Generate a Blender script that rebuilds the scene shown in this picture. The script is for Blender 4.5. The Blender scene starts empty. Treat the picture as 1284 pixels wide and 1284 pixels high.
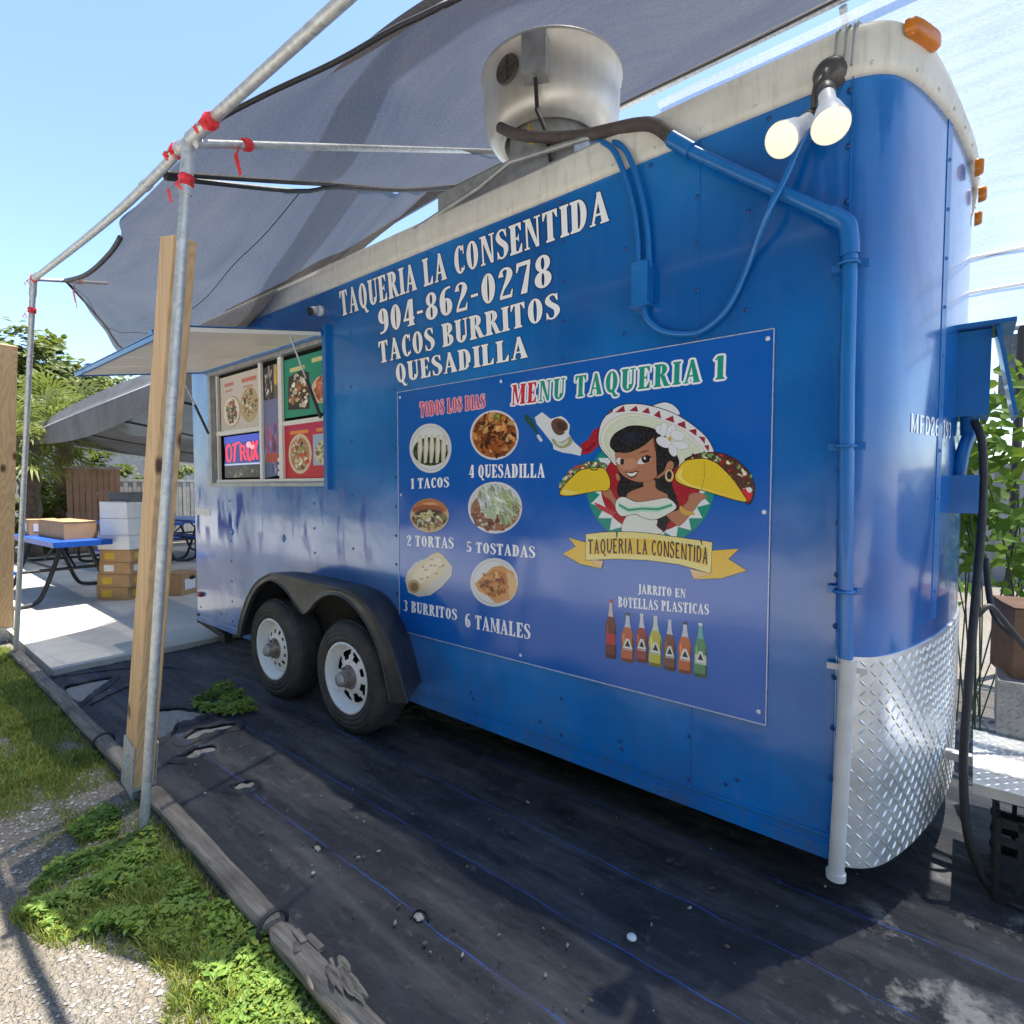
import bpy, bmesh, math, random
from mathutils import Vector, Matrix, noise
from mathutils.geometry import delaunay_2d_cdt
R = math.radians
SC = bpy.context.scene
COL = SC.collection
rnd = random.Random(7)

# ------------------------------------------------------------------ camera, sky, sun, exposure
F_PX, CX, CY, PITCH = 695.0, 642.0, 642.0, R(2.64)
CAM = Vector((0.0, -2.0, 1.42))
YAW = math.atan2(837.0, 695.0)                       # forward turned from -x towards +y
FH = Vector((-math.cos(YAW), math.sin(YAW), 0))
FW = Vector((FH.x*math.cos(PITCH), FH.y*math.cos(PITCH), -math.sin(PITCH)))
RT = Vector((FH.y, -FH.x, 0))
UP = RT.cross(FW)
cd = bpy.data.cameras.new('camera'); cam = bpy.data.objects.new('camera', cd); COL.objects.link(cam)
cd.sensor_width = 36; cd.lens = 36*F_PX/1284; cd.clip_end = 2000; cd.clip_start = .02
cam.matrix_world = Matrix(((RT.x, UP.x, -FW.x, CAM.x), (RT.y, UP.y, -FW.y, CAM.y), (RT.z, UP.z, -FW.z, CAM.z), (0, 0, 0, 1)))
SC.camera = cam

SUN_EL = R(77); SUN_H = Vector((0.50, 0.866, 0))     # horizontal direction towards the sun
W = bpy.data.worlds.new("World"); SC.world = W; W.use_nodes = True
wn = W.node_tree.nodes; wl = W.node_tree.links
sky = wn.new('ShaderNodeTexSky'); sky.sky_type = 'NISHITA'; sky.sun_disc = False
sky.sun_elevation = SUN_EL; sky.sun_rotation = math.atan2(SUN_H.x, SUN_H.y)
sky.air_density = 1.0; sky.dust_density = .5; sky.ozone_density = 2.6
wl.new(sky.outputs[0], wn['Background'].inputs[0]); wn['Background'].inputs[1].default_value = 0.118
sd = bpy.data.lights.new('sun', 'SUN'); sd.energy = 4.3; sd.angle = R(.53); sd.color = (1, .95, .86)
sun = bpy.data.objects.new('sun', sd); COL.objects.link(sun)
SD = (SUN_H*math.cos(SUN_EL) + Vector((0, 0, math.sin(SUN_EL)))).normalized()
sun.rotation_euler = SD.to_track_quat('Z', 'Y').to_euler(); sun.location = SD*30
SC.view_settings.view_transform = 'Standard'; SC.view_settings.look = 'None'
SC.view_settings.gamma = 1; SC.view_settings.exposure = 1.58

# ------------------------------------------------------------------ measuring: photograph pixel -> point on a real plane
def ray(px, py): return FW*F_PX + RT*(px-CX) + UP*(CY-py)
def on_y(px, py, y=0.0):
    r = ray(px, py); return CAM + r*((y-CAM.y)/r.y)
def on_x(px, py, x):
    r = ray(px, py); return CAM + r*((x-CAM.x)/r.x)
def on_z(px, py, z=0.0):
    r = ray(px, py); return CAM + r*((z-CAM.z)/r.z)

# ------------------------------------------------------------------ materials
def lin(c):
    if max(c) > 1.0: c = [v/255 for v in c]
    return tuple(v/12.92 if v <= .04045 else ((v+.055)/1.055)**2.4 for v in c[:3])
MATS = {}
class NT:
    def __init__(s, name):
        s.m = bpy.data.materials.new(name); s.m.use_nodes = True
        s.n = s.m.node_tree.nodes; s.l = s.m.node_tree.links; s.b = s.n['Principled BSDF']; s.o = s.n['Material Output']
        s.tc = None
    def node(s, t, **kw):
        x = s.n.new(t)
        for k, v in kw.items(): setattr(x, k, v)
        return x
    def coord(s, scale=(1, 1, 1), kind='Object'):
        if not s.tc: s.tc = s.node('ShaderNodeTexCoord')
        mp = s.node('ShaderNodeMapping'); s.l.new(s.tc.outputs[kind], mp.inputs[0]); mp.inputs['Scale'].default_value = scale
        return mp.outputs[0]
    def noise(s, scale=5, detail=4, rough=.55, vec=None, dist=0):
        x = s.node('ShaderNodeTexNoise'); x.inputs['Scale'].default_value = scale; x.inputs['Detail'].default_value = detail
        x.inputs['Roughness'].default_value = rough; x.inputs['Distortion'].default_value = dist
        s.l.new(vec if vec else s.coord(), x.inputs['Vector']); return x.outputs['Fac']
    def ramp(s, fac, stops):
        x = s.node('ShaderNodeValToRGB'); e = x.color_ramp.elements
        while len(e) < len(stops): e.new(.5)
        for i, (p, c) in enumerate(stops):
            e[i].position = p; e[i].color = (c, c, c, 1) if not hasattr(c, '__len__') else (*c[:3], 1)
        s.l.new(fac, x.inputs[0]); return x.outputs[0]
    def mix(s, fac, a, b, mode='MIX'):
        x = s.node('ShaderNodeMix', data_type='RGBA', blend_type=mode)
        for i, v in ((0, fac), (6, a), (7, b)):
            if hasattr(v, 'links'): s.l.new(v, x.inputs[i])
            elif i == 0: x.inputs[0].default_value = v
            else: x.inputs[i].default_value = (*v[:3], 1)
        return x.outputs[2]
    def math(s, op, a, b=0.0, clamp=False):
        x = s.node('ShaderNodeMath', operation=op, use_clamp=clamp)
        for i, v in ((0, a), (1, b)):
            if hasattr(v, 'links'): s.l.new(v, x.inputs[i])
            else: x.inputs[i].default_value = v
        return x.outputs[0]
    def set(s, **kw):
        for k, v in kw.items():
            k = {'color': 'Base Color', 'rough': 'Roughness', 'metal': 'Metallic', 'coat': 'Coat Weight', 'spec': 'Specular IOR Level'}.get(k, k)
            if hasattr(v, 'links'): s.l.new(v, s.b.inputs[k])
            elif hasattr(v, '__len__'): s.b.inputs[k].default_value = (*v[:3], 1)
            else: s.b.inputs[k].default_value = v
    def bump(s, h, strength=.3, dist=.01):
        x = s.node('ShaderNodeBump'); x.inputs['Strength'].default_value = strength; x.inputs['Distance'].default_value = dist
        s.l.new(h, x.inputs['Height']); s.l.new(x.outputs[0], s.b.inputs['Normal'])
def simple(name, c, rough=.5, metal=0.0, var=.25, scale=14, bump=0.0, coat=0.0, spec=.5):
    k = NT(name); c = lin(c) if max(c) > 1 else c
    f = k.noise(scale, 5, .6)
    k.set(color=k.mix(k.ramp(f, [(.3, 0), (.7, 1)]), [v*(1-var) for v in c], [min(1, v*(1+var)) for v in c]), metal=metal, coat=coat, spec=spec)
    k.set(rough=k.ramp(k.noise(scale*2.3, 4), [(.3, max(.02, rough-.1)), (.7, min(1, rough+.1))]))
    if bump: k.bump(k.noise(scale*4, 4), bump, .004)
    MATS[name] = k.m; return k.m

# blue painted trailer skin: hand-painted, wavy sheet, brushed touch-ups, dusty
k = NT('blue_paint')
c1, c2, c3 = (.001, .095, .36), (.002, .185, .57), (.001, .045, .33)
big = k.ramp(k.noise(1.1, 3, .5), [(.35, 0), (.68, 1)])
col = k.mix(big, c1, c2)
pos = k.node('ShaderNodeSeparateXYZ'); k.l.new(k.node('ShaderNodeNewGeometry').outputs['Position'], pos.inputs[0])
zm = k.math('MULTIPLY', k.math('MULTIPLY', k.math('SUBTRACT', 1.45, pos.outputs[2]), 9, True), k.math('MULTIPLY', k.math('SUBTRACT', pos.outputs[2], .85), 4, True))
xm = k.math('MULTIPLY', k.math('SUBTRACT', -2.5, pos.outputs[0]), 2.5, True)
br = k.ramp(k.noise(1.0, 3, .5, k.coord((6.5, 6.5, 2.2))), [(.53, 0), (.63, 1)])
pale_low = k.math('MULTIPLY', k.math('MULTIPLY', k.math('SUBTRACT', -1.9, pos.outputs[0]), 1.2, True), k.math('MULTIPLY', k.math('SUBTRACT', 1.55, pos.outputs[2]), 2.2, True))  # paler blue towards the rear and bottom of the side
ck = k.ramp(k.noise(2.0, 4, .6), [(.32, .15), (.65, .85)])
col = k.mix(k.math('MULTIPLY', k.math('MULTIPLY', pale_low, ck), .95), col, (.15, .27, .54))
bm_ = k.math('MULTIPLY', k.math('MULTIPLY', zm, xm), br); col = k.mix(bm_, col, c3)
st = k.ramp(k.noise(1.0, 6, .65, k.coord((16, 16, .9))), [(.50, 0), (.80, .10)])
col = k.mix(st, col, (.16, .30, .50))
dust = k.ramp(k.noise(60, 3, .7), [(.60, 0), (.85, .10)])
col = k.mix(dust, col, (.3, .34, .4))
dirt = k.math('MULTIPLY', k.math('MULTIPLY', k.math('SUBTRACT', .62, pos.outputs[2]), 2.6, True), k.ramp(k.noise(1.0, 6, .75, k.coord((7, 7, 3.5))), [(.42, 0), (.72, .55)]))
col = k.mix(dirt, col, (.10, .105, .11))
drip = k.math('MULTIPLY', k.ramp(k.noise(1.0, 4, .6, k.coord((30, 30, .5))), [(.60, 0), (.74, .35)]), k.math('MULTIPLY', k.math('SUBTRACT', pos.outputs[2], 1.7), 1.4, True))
col = k.mix(drip, col, (.05, .085, .15))
rg = k.ramp(k.noise(2.2, 5, .6), [(.3, .15), (.75, .32)])
k.set(color=col, rough=k.math('ADD', rg, k.math('MULTIPLY', bm_, .35)), spec=.5, coat=k.math('SUBTRACT', .6, k.math('MULTIPLY', bm_, .6))); k.b.inputs['Coat Roughness'].default_value = .09
wav = k.math('ADD', k.math('ADD', k.noise(1.6, 2, .4), k.math('MULTIPLY', k.noise(4.5, 2, .5), .22)), k.math('MULTIPLY', k.noise(1.0, 3, .5, k.coord((45, 45, 9))), .012))
k.bump(wav, .62, .045)
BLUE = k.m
k = NT('blue_hardware'); k.set(color=k.mix(k.noise(8, 4), (.002, .10, .36), (.006, .17, .50)), rough=.33, coat=.2); k.bump(k.noise(40, 3), .15, .003); BLUE2 = k.m
k = NT('shaded_blue_rivet'); k.set(color=(.002, .05, .2), rough=.4); RIV = k.m  # same blue paint, with the shading of the rivet heads put into the colour

k = NT('vinyl_panel')
k.set(color=k.mix(k.noise(1.2, 3), (.004, .095, .43), (.007, .125, .50)), rough=k.ramp(k.noise(5, 4), [(.3, .10), (.7, .18)]), spec=.6, coat=.15)
k.bump(k.noise(1.4, 2, .4), .35, .05)
VINYL = k.m
def printed(name, rough=.18, bump=True, lo=.74):
    k = NT(name); a = k.node('ShaderNodeAttribute', attribute_name='Col')
    f = k.ramp(k.noise(90, 3, .7), [(.45, 0), (.8, .07)])
    pn = k.ramp(k.noise(210, 5, .75), [(.3, lo), (.7, 1.0)])
    k.set(color=k.mix(f, k.mix(1.0, a.outputs[0], pn, 'MULTIPLY'), (.55, .55, .58)), rough=rough, spec=.5)
    if bump: k.bump(k.noise(1.4, 2, .4), .35, .05)
    return k.m
PRINT = printed('printed_vinyl', lo=.96); PICT = printed('printed_picture'); PAPER = printed('printed_paper', .55, False)

k = NT('cream_trim')
a = k.noise(3.0, 6, .65); streak = k.ramp(k.noise(1, 6, .7, k.coord((26, 26, 3))), [(.5, 0), (.78, .7)])
col = k.mix(k.ramp(a, [(.3, 0), (.7, 1)]), (.58, .565, .51), (.76, .75, .71)); col = k.mix(streak, col, (.40, .36, .28))
col = k.mix(k.ramp(k.noise(22, 5, .75), [(.68, 0), (.78, .8)]), col, (.14, .11, .08))
k.set(color=col, rough=.5); k.bump(k.noise(30, 4), .2, .004); CREAM = k.m

k = NT('galvanised')
v = k.node('ShaderNodeTexVoronoi'); v.inputs['Scale'].default_value = 60; k.l.new(k.coord(), v.inputs['Vector'])
k.set(color=k.mix(v.outputs['Color'], (.40, .42, .43), (.60, .62, .63)), rough=k.ramp(k.noise(12, 4), [(.3, .42), (.7, .62)]), metal=.5)
GALV = k.m
k = NT('diamond_aluminium')
k.set(color=k.mix(k.ramp(k.noise(6, 5, .7), [(.35, 0), (.7, 1)]), (.62, .62, .61), (.86, .86, .85)), rough=k.ramp(k.noise(9, 5), [(.3, .28), (.75, .48)]), metal=.62)
k.bump(k.noise(3, 2), .2, .02); ALU = k.m
k = NT('spun_aluminium')
g = k.ramp(k.noise(1, 6, .7, k.coord((3, 3, 1.2))), [(.38, 0), (.72, 1)])
k.set(color=k.mix(g, (.54, .52, .48), (.74, .73, .70)), rough=k.ramp(k.noise(5, 4), [(.3, .34), (.7, .48)]), metal=.55); FANM = k.m
k = NT('pale_wood')
rings = k.math('ADD', k.math('MULTIPLY', k.math('SINE', k.math('MULTIPLY', k.noise(1, 2, .4, k.coord((9, 9, .55))), 75)), .5), .5)
fine = k.noise(1, 4, .6, k.coord((120, 120, 3)))
col = k.mix(k.math('MULTIPLY', rings, .62), (.62, .40, .20), (.42, .23, .10)); col = k.mix(k.math('MULTIPLY', fine, .35), col, (.66, .50, .30))
kn = k.node('ShaderNodeTexVoronoi'); kn.inputs['Scale'].default_value = 3.2; k.l.new(k.coord((1.6, 1.6, .8)), kn.inputs['Vector'])
col = k.mix(k.ramp(kn.outputs['Distance'], [(.06, 1), (.13, 0)]), col, (.10, .05, .025))
k.set(color=col, rough=.7); k.bump(fine, .25, .004); WOOD = k.m
k = NT('weathered_timber')
fine = k.noise(1, 6, .7, k.coord((3, 60, 60))); col = k.mix(k.ramp(fine, [(.3, 0), (.7, 1)]), (.10, .085, .07), (.36, .32, .265))
col = k.mix(k.ramp(k.noise(5, 5), [(.5, 0), (.7, .55)]), col, (.05, .045, .04)); k.set(color=col, rough=.9); k.bump(fine, .9, .02); OLDWOOD = k.m

def cloth(name, c, clear, sheer, scale=420, streak=True):
    k = NT(name)
    n1 = k.noise(1, 3, .5, k.coord((45, 240, 0) if streak else (60, 60, 60)))
    n2 = k.math('ADD', k.math('MULTIPLY', k.noise(2.2, 4, .6), .45), k.math('MULTIPLY', k.noise(1, 5, .65, k.coord((.9, 24, 0))), .55))
    colr = k.mix(k.ramp(k.math('ADD', k.math('MULTIPLY', n1, .4), k.math('MULTIPLY', n2, .6)), [(.36, 0), (.64, 1)]), [v*.66 for v in c], [min(1, v*1.3) for v in c])
    d = k.node('ShaderNodeBsdfDiffuse'); t = k.node('ShaderNodeBsdfTranslucent'); tr = k.node('ShaderNodeBsdfTransparent')
    k.l.new(colr, d.inputs[0]); k.l.new(colr, t.inputs[0])
    m1 = k.node('ShaderNodeMixShader'); m1.inputs[0].default_value = sheer; k.l.new(d.outputs[0], m1.inputs[1]); k.l.new(t.outputs[0], m1.inputs[2])
    m2 = k.node('ShaderNodeMixShader')
    k.l.new(k.ramp(k.noise(1, 4, .7, k.coord((150, 150, 0) if streak else (90, 90, 90))), [(.3, max(0, clear-.08)), (.7, clear+.08)]), m2.inputs[0])
    k.l.new(m1.outputs[0], m2.inputs[1]); k.l.new(tr.outputs[0], m2.inputs[2]); k.l.new(m2.outputs[0], k.o.inputs[0])
    bp = k.node('ShaderNodeBump'); bp.inputs['Strength'].default_value = .25; bp.inputs['Distance'].default_value = .01
    k.l.new(n1, bp.inputs['Height']); k.l.new(bp.outputs[0], d.inputs['Normal'])
    return k.m
MESHCLOTH = cloth('grey_shade_mesh', (.060, .052, .047), .14, .5)
THINMESH = cloth('thin_shade_mesh', (.060, .054, .050), .66, .5)
WHITECLOTH = cloth('pale_shade_mesh', (.30, .32, .36), .42, .6)
TARP = cloth('grey_tarpaulin', (.09, .092, .095), .0, .10, streak=False)

k = NT('woven_weed_mat')
big = k.noise(.9, 5, .6); mid = k.noise(6, 6, .7); fine = k.noise(140, 3, .7); drag = k.noise(1, 5, .65, k.coord((1.0, 7, 1)))
col = k.mix(k.ramp(mid, [(.3, 0), (.75, 1)]), (.012, .0135, .018), (.036, .039, .047))
col = k.mix(k.ramp(drag, [(.45, 0), (.70, .8)]), col, (.11, .108, .108))
col = k.mix(k.ramp(k.noise(14, 6, .75), [(.58, 0), (.78, .7)]), col, (.17, .17, .175))
col = k.mix(k.ramp(fine, [(.68, 0), (.8, .5)]), col, (.25, .25, .25))
pos = k.node('ShaderNodeSeparateXYZ'); k.l.new(k.node('ShaderNodeNewGeometry').outputs['Position'], pos.inputs[0])
wob = k.math('MULTIPLY', k.math('SUBTRACT', k.noise(2.0, 4), .5), .05)
yy = k.math('ADD', pos.outputs[1], wob); ln = None
for yc in (-.84, -.535, -.22, .10):
    q = k.math('LESS_THAN', k.math('ABSOLUTE', k.math('SUBTRACT', yy, yc)), .0022); ln = q if ln is None else k.math('MAXIMUM', ln, q)
dx_ = k.math('MULTIPLY', k.math('MULTIPLY', k.math('ADD', pos.outputs[0], .30), 6, True), k.math('MULTIPLY', k.math('SUBTRACT', .50, pos.outputs[1]), 5, True))
dx_ = k.math('MULTIPLY', dx_, k.ramp(k.noise(2.6, 6, .7), [(.54, 0), (.61, 1)]))
col = k.mix(dx_, col, k.mix(k.noise(60, 5, .7), (.20, .18, .15), (.42, .39, .34)))
lf = k.math('MULTIPLY', ln, k.ramp(k.noise(5, 4, .7), [(.36, .05), (.6, .9)]))
col = k.mix(lf, col, (.02, .10, .42))
k.set(color=col, rough=k.ramp(mid, [(.3, .5), (.7, .8)]), spec=.4)
wv = k.node('ShaderNodeTexWave', wave_type='BANDS', bands_direction='X'); wv.inputs['Scale'].default_value = 90; k.l.new(k.coord(), wv.inputs['Vector'])
k.bump(k.math('ADD', k.math('MULTIPLY', k.noise(9, 5, .6), 1.0), k.math('MULTIPLY', wv.outputs['Fac'], .03)), .7, .03); MAT_ = k.m

k = NT('gravel_ground')
v = k.node('ShaderNodeTexVoronoi'); v.inputs['Scale'].default_value = 55; k.l.new(k.coord(), v.inputs['Vector'])
v2 = k.node('ShaderNodeTexVoronoi'); v2.inputs['Scale'].default_value = 120; k.l.new(k.coord(), v2.inputs['Vector'])
st = k.mix(k.math('MULTIPLY', v.outputs['Color'], 1), (.125, .113, .098), (.34, .315, .275)); sa = k.mix(k.noise(40, 5, .7), (.19, .16, .12), (.33, .28, .215))
col = k.mix(k.ramp(k.noise(1.3, 5, .65), [(.4, 0), (.6, 1)]), st, sa); col = k.mix(k.ramp(k.noise(.35, 4), [(.45, 0), (.6, .6)]), col, (.33, .30, .26))
k.set(color=col, rough=.95); k.bump(k.math('ADD', v.outputs['Distance'], k.math('MULTIPLY', v2.outputs['Distance'], .6)), .9, .03); GRAVEL = k.m
k = NT('pale_bounce_ground')
k.set(color=k.mix(k.noise(2, 6, .7), (.50, .47, .42), (.70, .67, .61)), rough=.95); BOUNCE = k.m
k = NT('pale_concrete')
col = k.mix(k.ramp(k.noise(.8, 6, .65), [(.35, 0), (.7, 1)]), (.36, .34, .30), (.56, .53, .47)); col = k.mix(k.ramp(k.noise(9, 6, .7), [(.55, 0), (.8, .5)]), col, (.24, .22, .19))
k.set(color=col, rough=.9); k.bump(k.noise(25, 6, .7), .5, .01); CONC = k.m
k = NT('sand_soil')
col = k.mix(k.noise(30, 6, .75), (.19, .165, .135), (.46, .43, .38)); k.set(color=col, rough=.95); k.bump(k.noise(40, 5), .9, .02); SAND = k.m
def leafmat(name, a, b, trans=.35):
    k = NT(name); oi = k.node('ShaderNodeAttribute', attribute_name='Col')
    base = k.mix(k.noise(3, 3), a, b); base = k.mix(.55, base, oi.outputs[0], 'MULTIPLY')
    k.set(color=base, rough=.55, spec=.35)
    t = k.node('ShaderNodeBsdfTranslucent'); k.l.new(k.mix(.5, base, (.25, .32, .03), 'MIX'), t.inputs[0])
    m = k.node('ShaderNodeMixShader'); m.inputs[0].default_value = trans
    k.l.new(k.b.outputs[0], m.inputs[1]); k.l.new(t.outputs[0], m.inputs[2]); k.l.new(m.outputs[0], k.o.inputs[0]); return k.m
GRASS = leafmat('grass_blades', (.17, .26, .05), (.36, .40, .12))
WEED = leafmat('weed_leaves', (.14, .26, .045), (.30, .42, .10))
LEAF = leafmat('tree_leaves', (.09, .14, .03), (.21, .23, .08))
PALML = leafmat('palm_leaves', (.13, .17, .05), (.26, .28, .10))
VINEL = leafmat('vine_leaves', (.08, .19, .03), (.20, .33, .06), .45)
BLACK = simple('black_rubber', (.022, .022, .024), .6, var=.3, bump=.1)
k = NT('tyre_rubber'); f = k.noise(7, 6, .7)
k.set(color=k.mix(k.ramp(f, [(.35, 0), (.75, 1)]), (.022, .021, .021), (.085, .078, .072)), rough=.75); k.bump(k.noise(60, 4), .25, .004); TYRE = k.m
k = NT('white_rim'); k.set(color=k.mix(k.ramp(k.noise(16, 6, .75), [(.58, 0), (.75, .75)]), (.76, .76, .75), (.34, .26, .19)), rough=.4); RIM = k.m
k = NT('rusty_hub'); k.set(color=k.mix(k.ramp(k.noise(30, 5, .7), [(.35, 0), (.65, 1)]), (.15, .085, .055), (.32, .29, .27)), rough=.6, metal=.3); RUST = k.m
k = NT('black_fender'); k.set(color=k.mix(k.ramp(k.noise(5, 5, .7), [(.4, 0), (.75, 1)]), (.020, .021, .026), (.065, .065, .07)), rough=k.ramp(k.noise(8, 4), [(.3, .32), (.7, .5)])); k.bump(k.noise(3, 2), .2, .02); FENDER = k.m
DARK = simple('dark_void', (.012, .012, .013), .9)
DRAIN = simple('grey_white_pipe', (.56, .56, .55), .5, var=.12, scale=9)
WHITE = simple('white_plastic', (.74, .75, .77), .4, var=.08)
SHADEALU = simple('shaded_tread_metal', (.30, .30, .30), .5, metal=.5)  # tread plate of the tool box, its shade put into a darker colour
LITTARP = cloth('lit_grey_tarpaulin', (.23, .23, .24), .0, .30, streak=False)  # same tarpaulin as the roof, the light on the valance put into its colour
BROWNBOX = simple('dark_brown_card', (.17, .095, .055), .85, var=.2)
GREYM = simple('grey_metal', (.36, .37, .38), .45, metal=.5)
CARD = simple('cardboard', (.42, .245, .115), .85, var=.16, scale=5)
CARDRED = simple('red_printed_card', (.20, .055, .032), .8, var=.2)
LABELW = simple('white_label', (.72, .72, .70), .6, var=.1, scale=60)
YELLOWP = simple('yellow_print', (.62, .40, .04), .7, var=.3, scale=50)
WBOX = simple('white_carton', (.72, .71, .69), .7, var=.06)
TBLUE = simple('blue_coated_steel', (.012, .085, .42), .38, var=.2)
AMBER = simple('amber_lens', (.55, .17, .012), .3, var=.2)
REDL = simple('red_lens', (.32, .012, .012), .25)
RIBBON = simple('red_tape', (.62, .022, .03), .5, var=.2)
HATCHU = simple('hatch_lining', (.82, .78, .70), .38, var=.1, scale=2.5, bump=.05)
WALLW = simple('shed_boards', (.36, .22, .16), .85, var=.2, scale=3)
GREYW = simple('grey_boards', (.30, .30, .29), .85, var=.25, scale=4)
PALEG = simple('pale_green_panel', (.44, .50, .38), .8, var=.2, scale=4)
BARK = simple('tree_bark', (.13, .10, .075), .9, var=.4, bump=.5)
STRAW = simple('dry_stone', (.34, .31, .27), .9, var=.3, bump=.6)
k = NT('lamp_glow'); k.b.inputs['Emission Color'].default_value = (1, .90, .62, 1); k.b.inputs['Emission Strength'].default_value = .27
k.set(color=(.6, .57, .5), rough=.3); GLOW = k.m
k = NT('led_sign'); a = k.node('ShaderNodeAttribute', attribute_name='Col'); k.set(color=a.outputs[0], rough=.3); k.l.new(a.outputs[0], k.b.inputs['Emission Color']); k.b.inputs['Emission Strength'].default_value = .32; LED = k.m
k = NT('window_glass'); k.set(color=(.9, .95, .95), rough=.02); k.b.inputs['Transmission Weight'].default_value = 1; k.b.inputs['IOR'].default_value = 1.1; GLASS = k.m

# ------------------------------------------------------------------ mesh collecting
WL = {}
def wloc(o):
    return WL.get(o.name, Vector((0, 0, 0))) if o else Vector((0, 0, 0))
class MB:
    def __init__(s): s.v = []; s.f = []; s.m = []; s.s = []; s.c = []
    def add(s, verts, faces, mi=0, smooth=False, col=None):
        o = len(s.v); s.v += [Vector(p) for p in verts]
        for i, f in enumerate(faces):
            s.f.append([o+j for j in f]); s.m.append(mi); s.s.append(smooth)
            s.c.append(col[i] if isinstance(col, list) else col)
    def box(s, c, size, rot=None, mi=0):
        x, y, z = [v/2 for v in size]; c = Vector(c)
        vs = [Vector(p) for p in ((-x, -y, -z), (x, -y, -z), (x, y, -z), (-x, y, -z), (-x, -y, z), (x, -y, z), (x, y, z), (-x, y, z))]
        if rot is not None: vs = [rot @ p for p in vs]
        s.add([p+c for p in vs], [(0, 3, 2, 1), (4, 5, 6, 7), (0, 1, 5, 4), (1, 2, 6, 5), (2, 3, 7, 6), (3, 0, 4, 7)], mi)
    def beam(s, a, b, w, d, up=(0, 0, 1), mi=0):
        a = Vector(a); b = Vector(b); z = (b-a).normalized(); u = Vector(up)
        if abs(z.dot(u)) > .95: u = Vector((0, 1, 0))
        x = z.cross(u).normalized(); y = x.cross(z)
        s.box((a+b)/2, (w, d, (b-a).length), Matrix((x, y, z)).transposed(), mi)
    def tube(s, pts, r, n=10, mi=0, cap=True, smooth=True):
        pts = [Vector(p) for p in pts]; N = len(pts)
        rs = r if isinstance(r, (list, tuple)) else [r]*N
        t0 = (pts[1]-pts[0]).normalized(); a = Vector((0, 0, 1)) if abs(t0.z) < .9 else Vector((1, 0, 0))
        u = t0.cross(a).normalized(); vs = []
        for i in range(N):
            t = (pts[min(i+1, N-1)]-pts[max(i-1, 0)]).normalized()
            u = (u - t*u.dot(t)).normalized(); w = t.cross(u)
            vs += [pts[i] + (u*math.cos(q) + w*math.sin(q))*rs[i] for q in [2*math.pi*j/n for j in range(n)]]
        fs = [(i*n+j, i*n+(j+1) % n, (i+1)*n+(j+1) % n, (i+1)*n+j) for i in range(N-1) for j in range(n)]
        s.add(vs, fs, mi, smooth)
        if cap: s.add(vs[:n], [tuple(range(n))[::-1]], mi); s.add(vs[-n:], [tuple(range(n))], mi)
    def lathe(s, prof, org, axis=(0, 0, 1), n=32, mi=0, smooth=True):
        z = Vector(axis).normalized(); a = Vector((1, 0, 0)) if abs(z.x) < .9 else Vector((0, 1, 0))
        u = z.cross(a).normalized(); w = z.cross(u); o = Vector(org); vs = []
        for r, h in prof: vs += [o + z*h + (u*math.cos(q)+w*math.sin(q))*r for q in [2*math.pi*j/n for j in range(n)]]
        s.add(vs, [(i*n+j, i*n+(j+1) % n, (i+1)*n+(j+1) % n, (i+1)*n+j) for i in range(len(prof)-1) for j in range(n)], mi, smooth)
    def grid(s, fn, nu, nv, mi=0, smooth=True):
        vs = [fn(i/nu, j/nv) for i in range(nu+1) for j in range(nv+1)]
        s.add(vs, [(i*(nv+1)+j, (i+1)*(nv+1)+j, (i+1)*(nv+1)+j+1, i*(nv+1)+j+1) for i in range(nu) for j in range(nv)], mi, smooth)
    def build(s, name, mats, parent=None, loc=None):
        if not isinstance(mats, (list, tuple)): mats = [mats]
        me = bpy.data.meshes.new(name); off = wloc(parent) if parent else (Vector(loc) if loc is not None else Vector((0, 0, 0)))
        me.from_pydata([p-off for p in s.v], [], s.f)
        for m in mats: me.materials.append(m)
        me.polygons.foreach_set('material_index', s.m); me.polygons.foreach_set('use_smooth', s.s)
        if any(c is not None for c in s.c):
            at = me.color_attributes.new('Col', 'FLOAT_COLOR', 'CORNER'); buf = []
            for f, c in zip(s.f, s.c):
                c = c if c is not None else (1, 1, 1); buf += [c[0], c[1], c[2], 1.0]*len(f)
            at.data.foreach_set('color', buf)
        me.update(); o = bpy.data.objects.new(name, me); COL.objects.link(o)
        if parent: o.parent = parent; WL[o.name] = off
        else: o.location = off; WL[o.name] = off
        return o
def tag(o, label=None, cat=None, group=None, kind=None):
    for a, v in (('label', label), ('category', cat), ('group', group), ('kind', kind)):
        if v: o[a] = v
    return o
def thing(name, label, cat, loc=(0, 0, 0), group=None):
    o = bpy.data.objects.new(name, None); COL.objects.link(o); o.location = loc; o.empty_display_size = .2
    WL[o.name] = Vector(loc); return tag(o, label, cat, group)
def copy_tree(o, parent=None, shift=None):
    c = o.copy(); COL.objects.link(c)
    if parent: c.parent = parent
    if shift is not None: c.location = o.location + Vector(shift)
    for ch in list(o.children): copy_tree(ch, c)
    return c
def spline(pts, per=6, closed=False):
    P = [Vector(p) for p in pts]; n = len(P); out = []
    rng = range(n) if closed else range(n-1)
    for i in rng:
        if closed: a, b, c, d = P[i-1], P[i], P[(i+1) % n], P[(i+2) % n]
        else: a, b, c, d = P[max(i-1, 0)], P[i], P[i+1], P[min(i+2, n-1)]
        for j in range(per):
            t = j/per
            out.append(.5*((2*b) + (c-a)*t + (2*a-5*b+4*c-d)*t*t + (3*b-a-3*c+d)*t**3))
    if not closed: out.append(P[-1])
    return out
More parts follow.
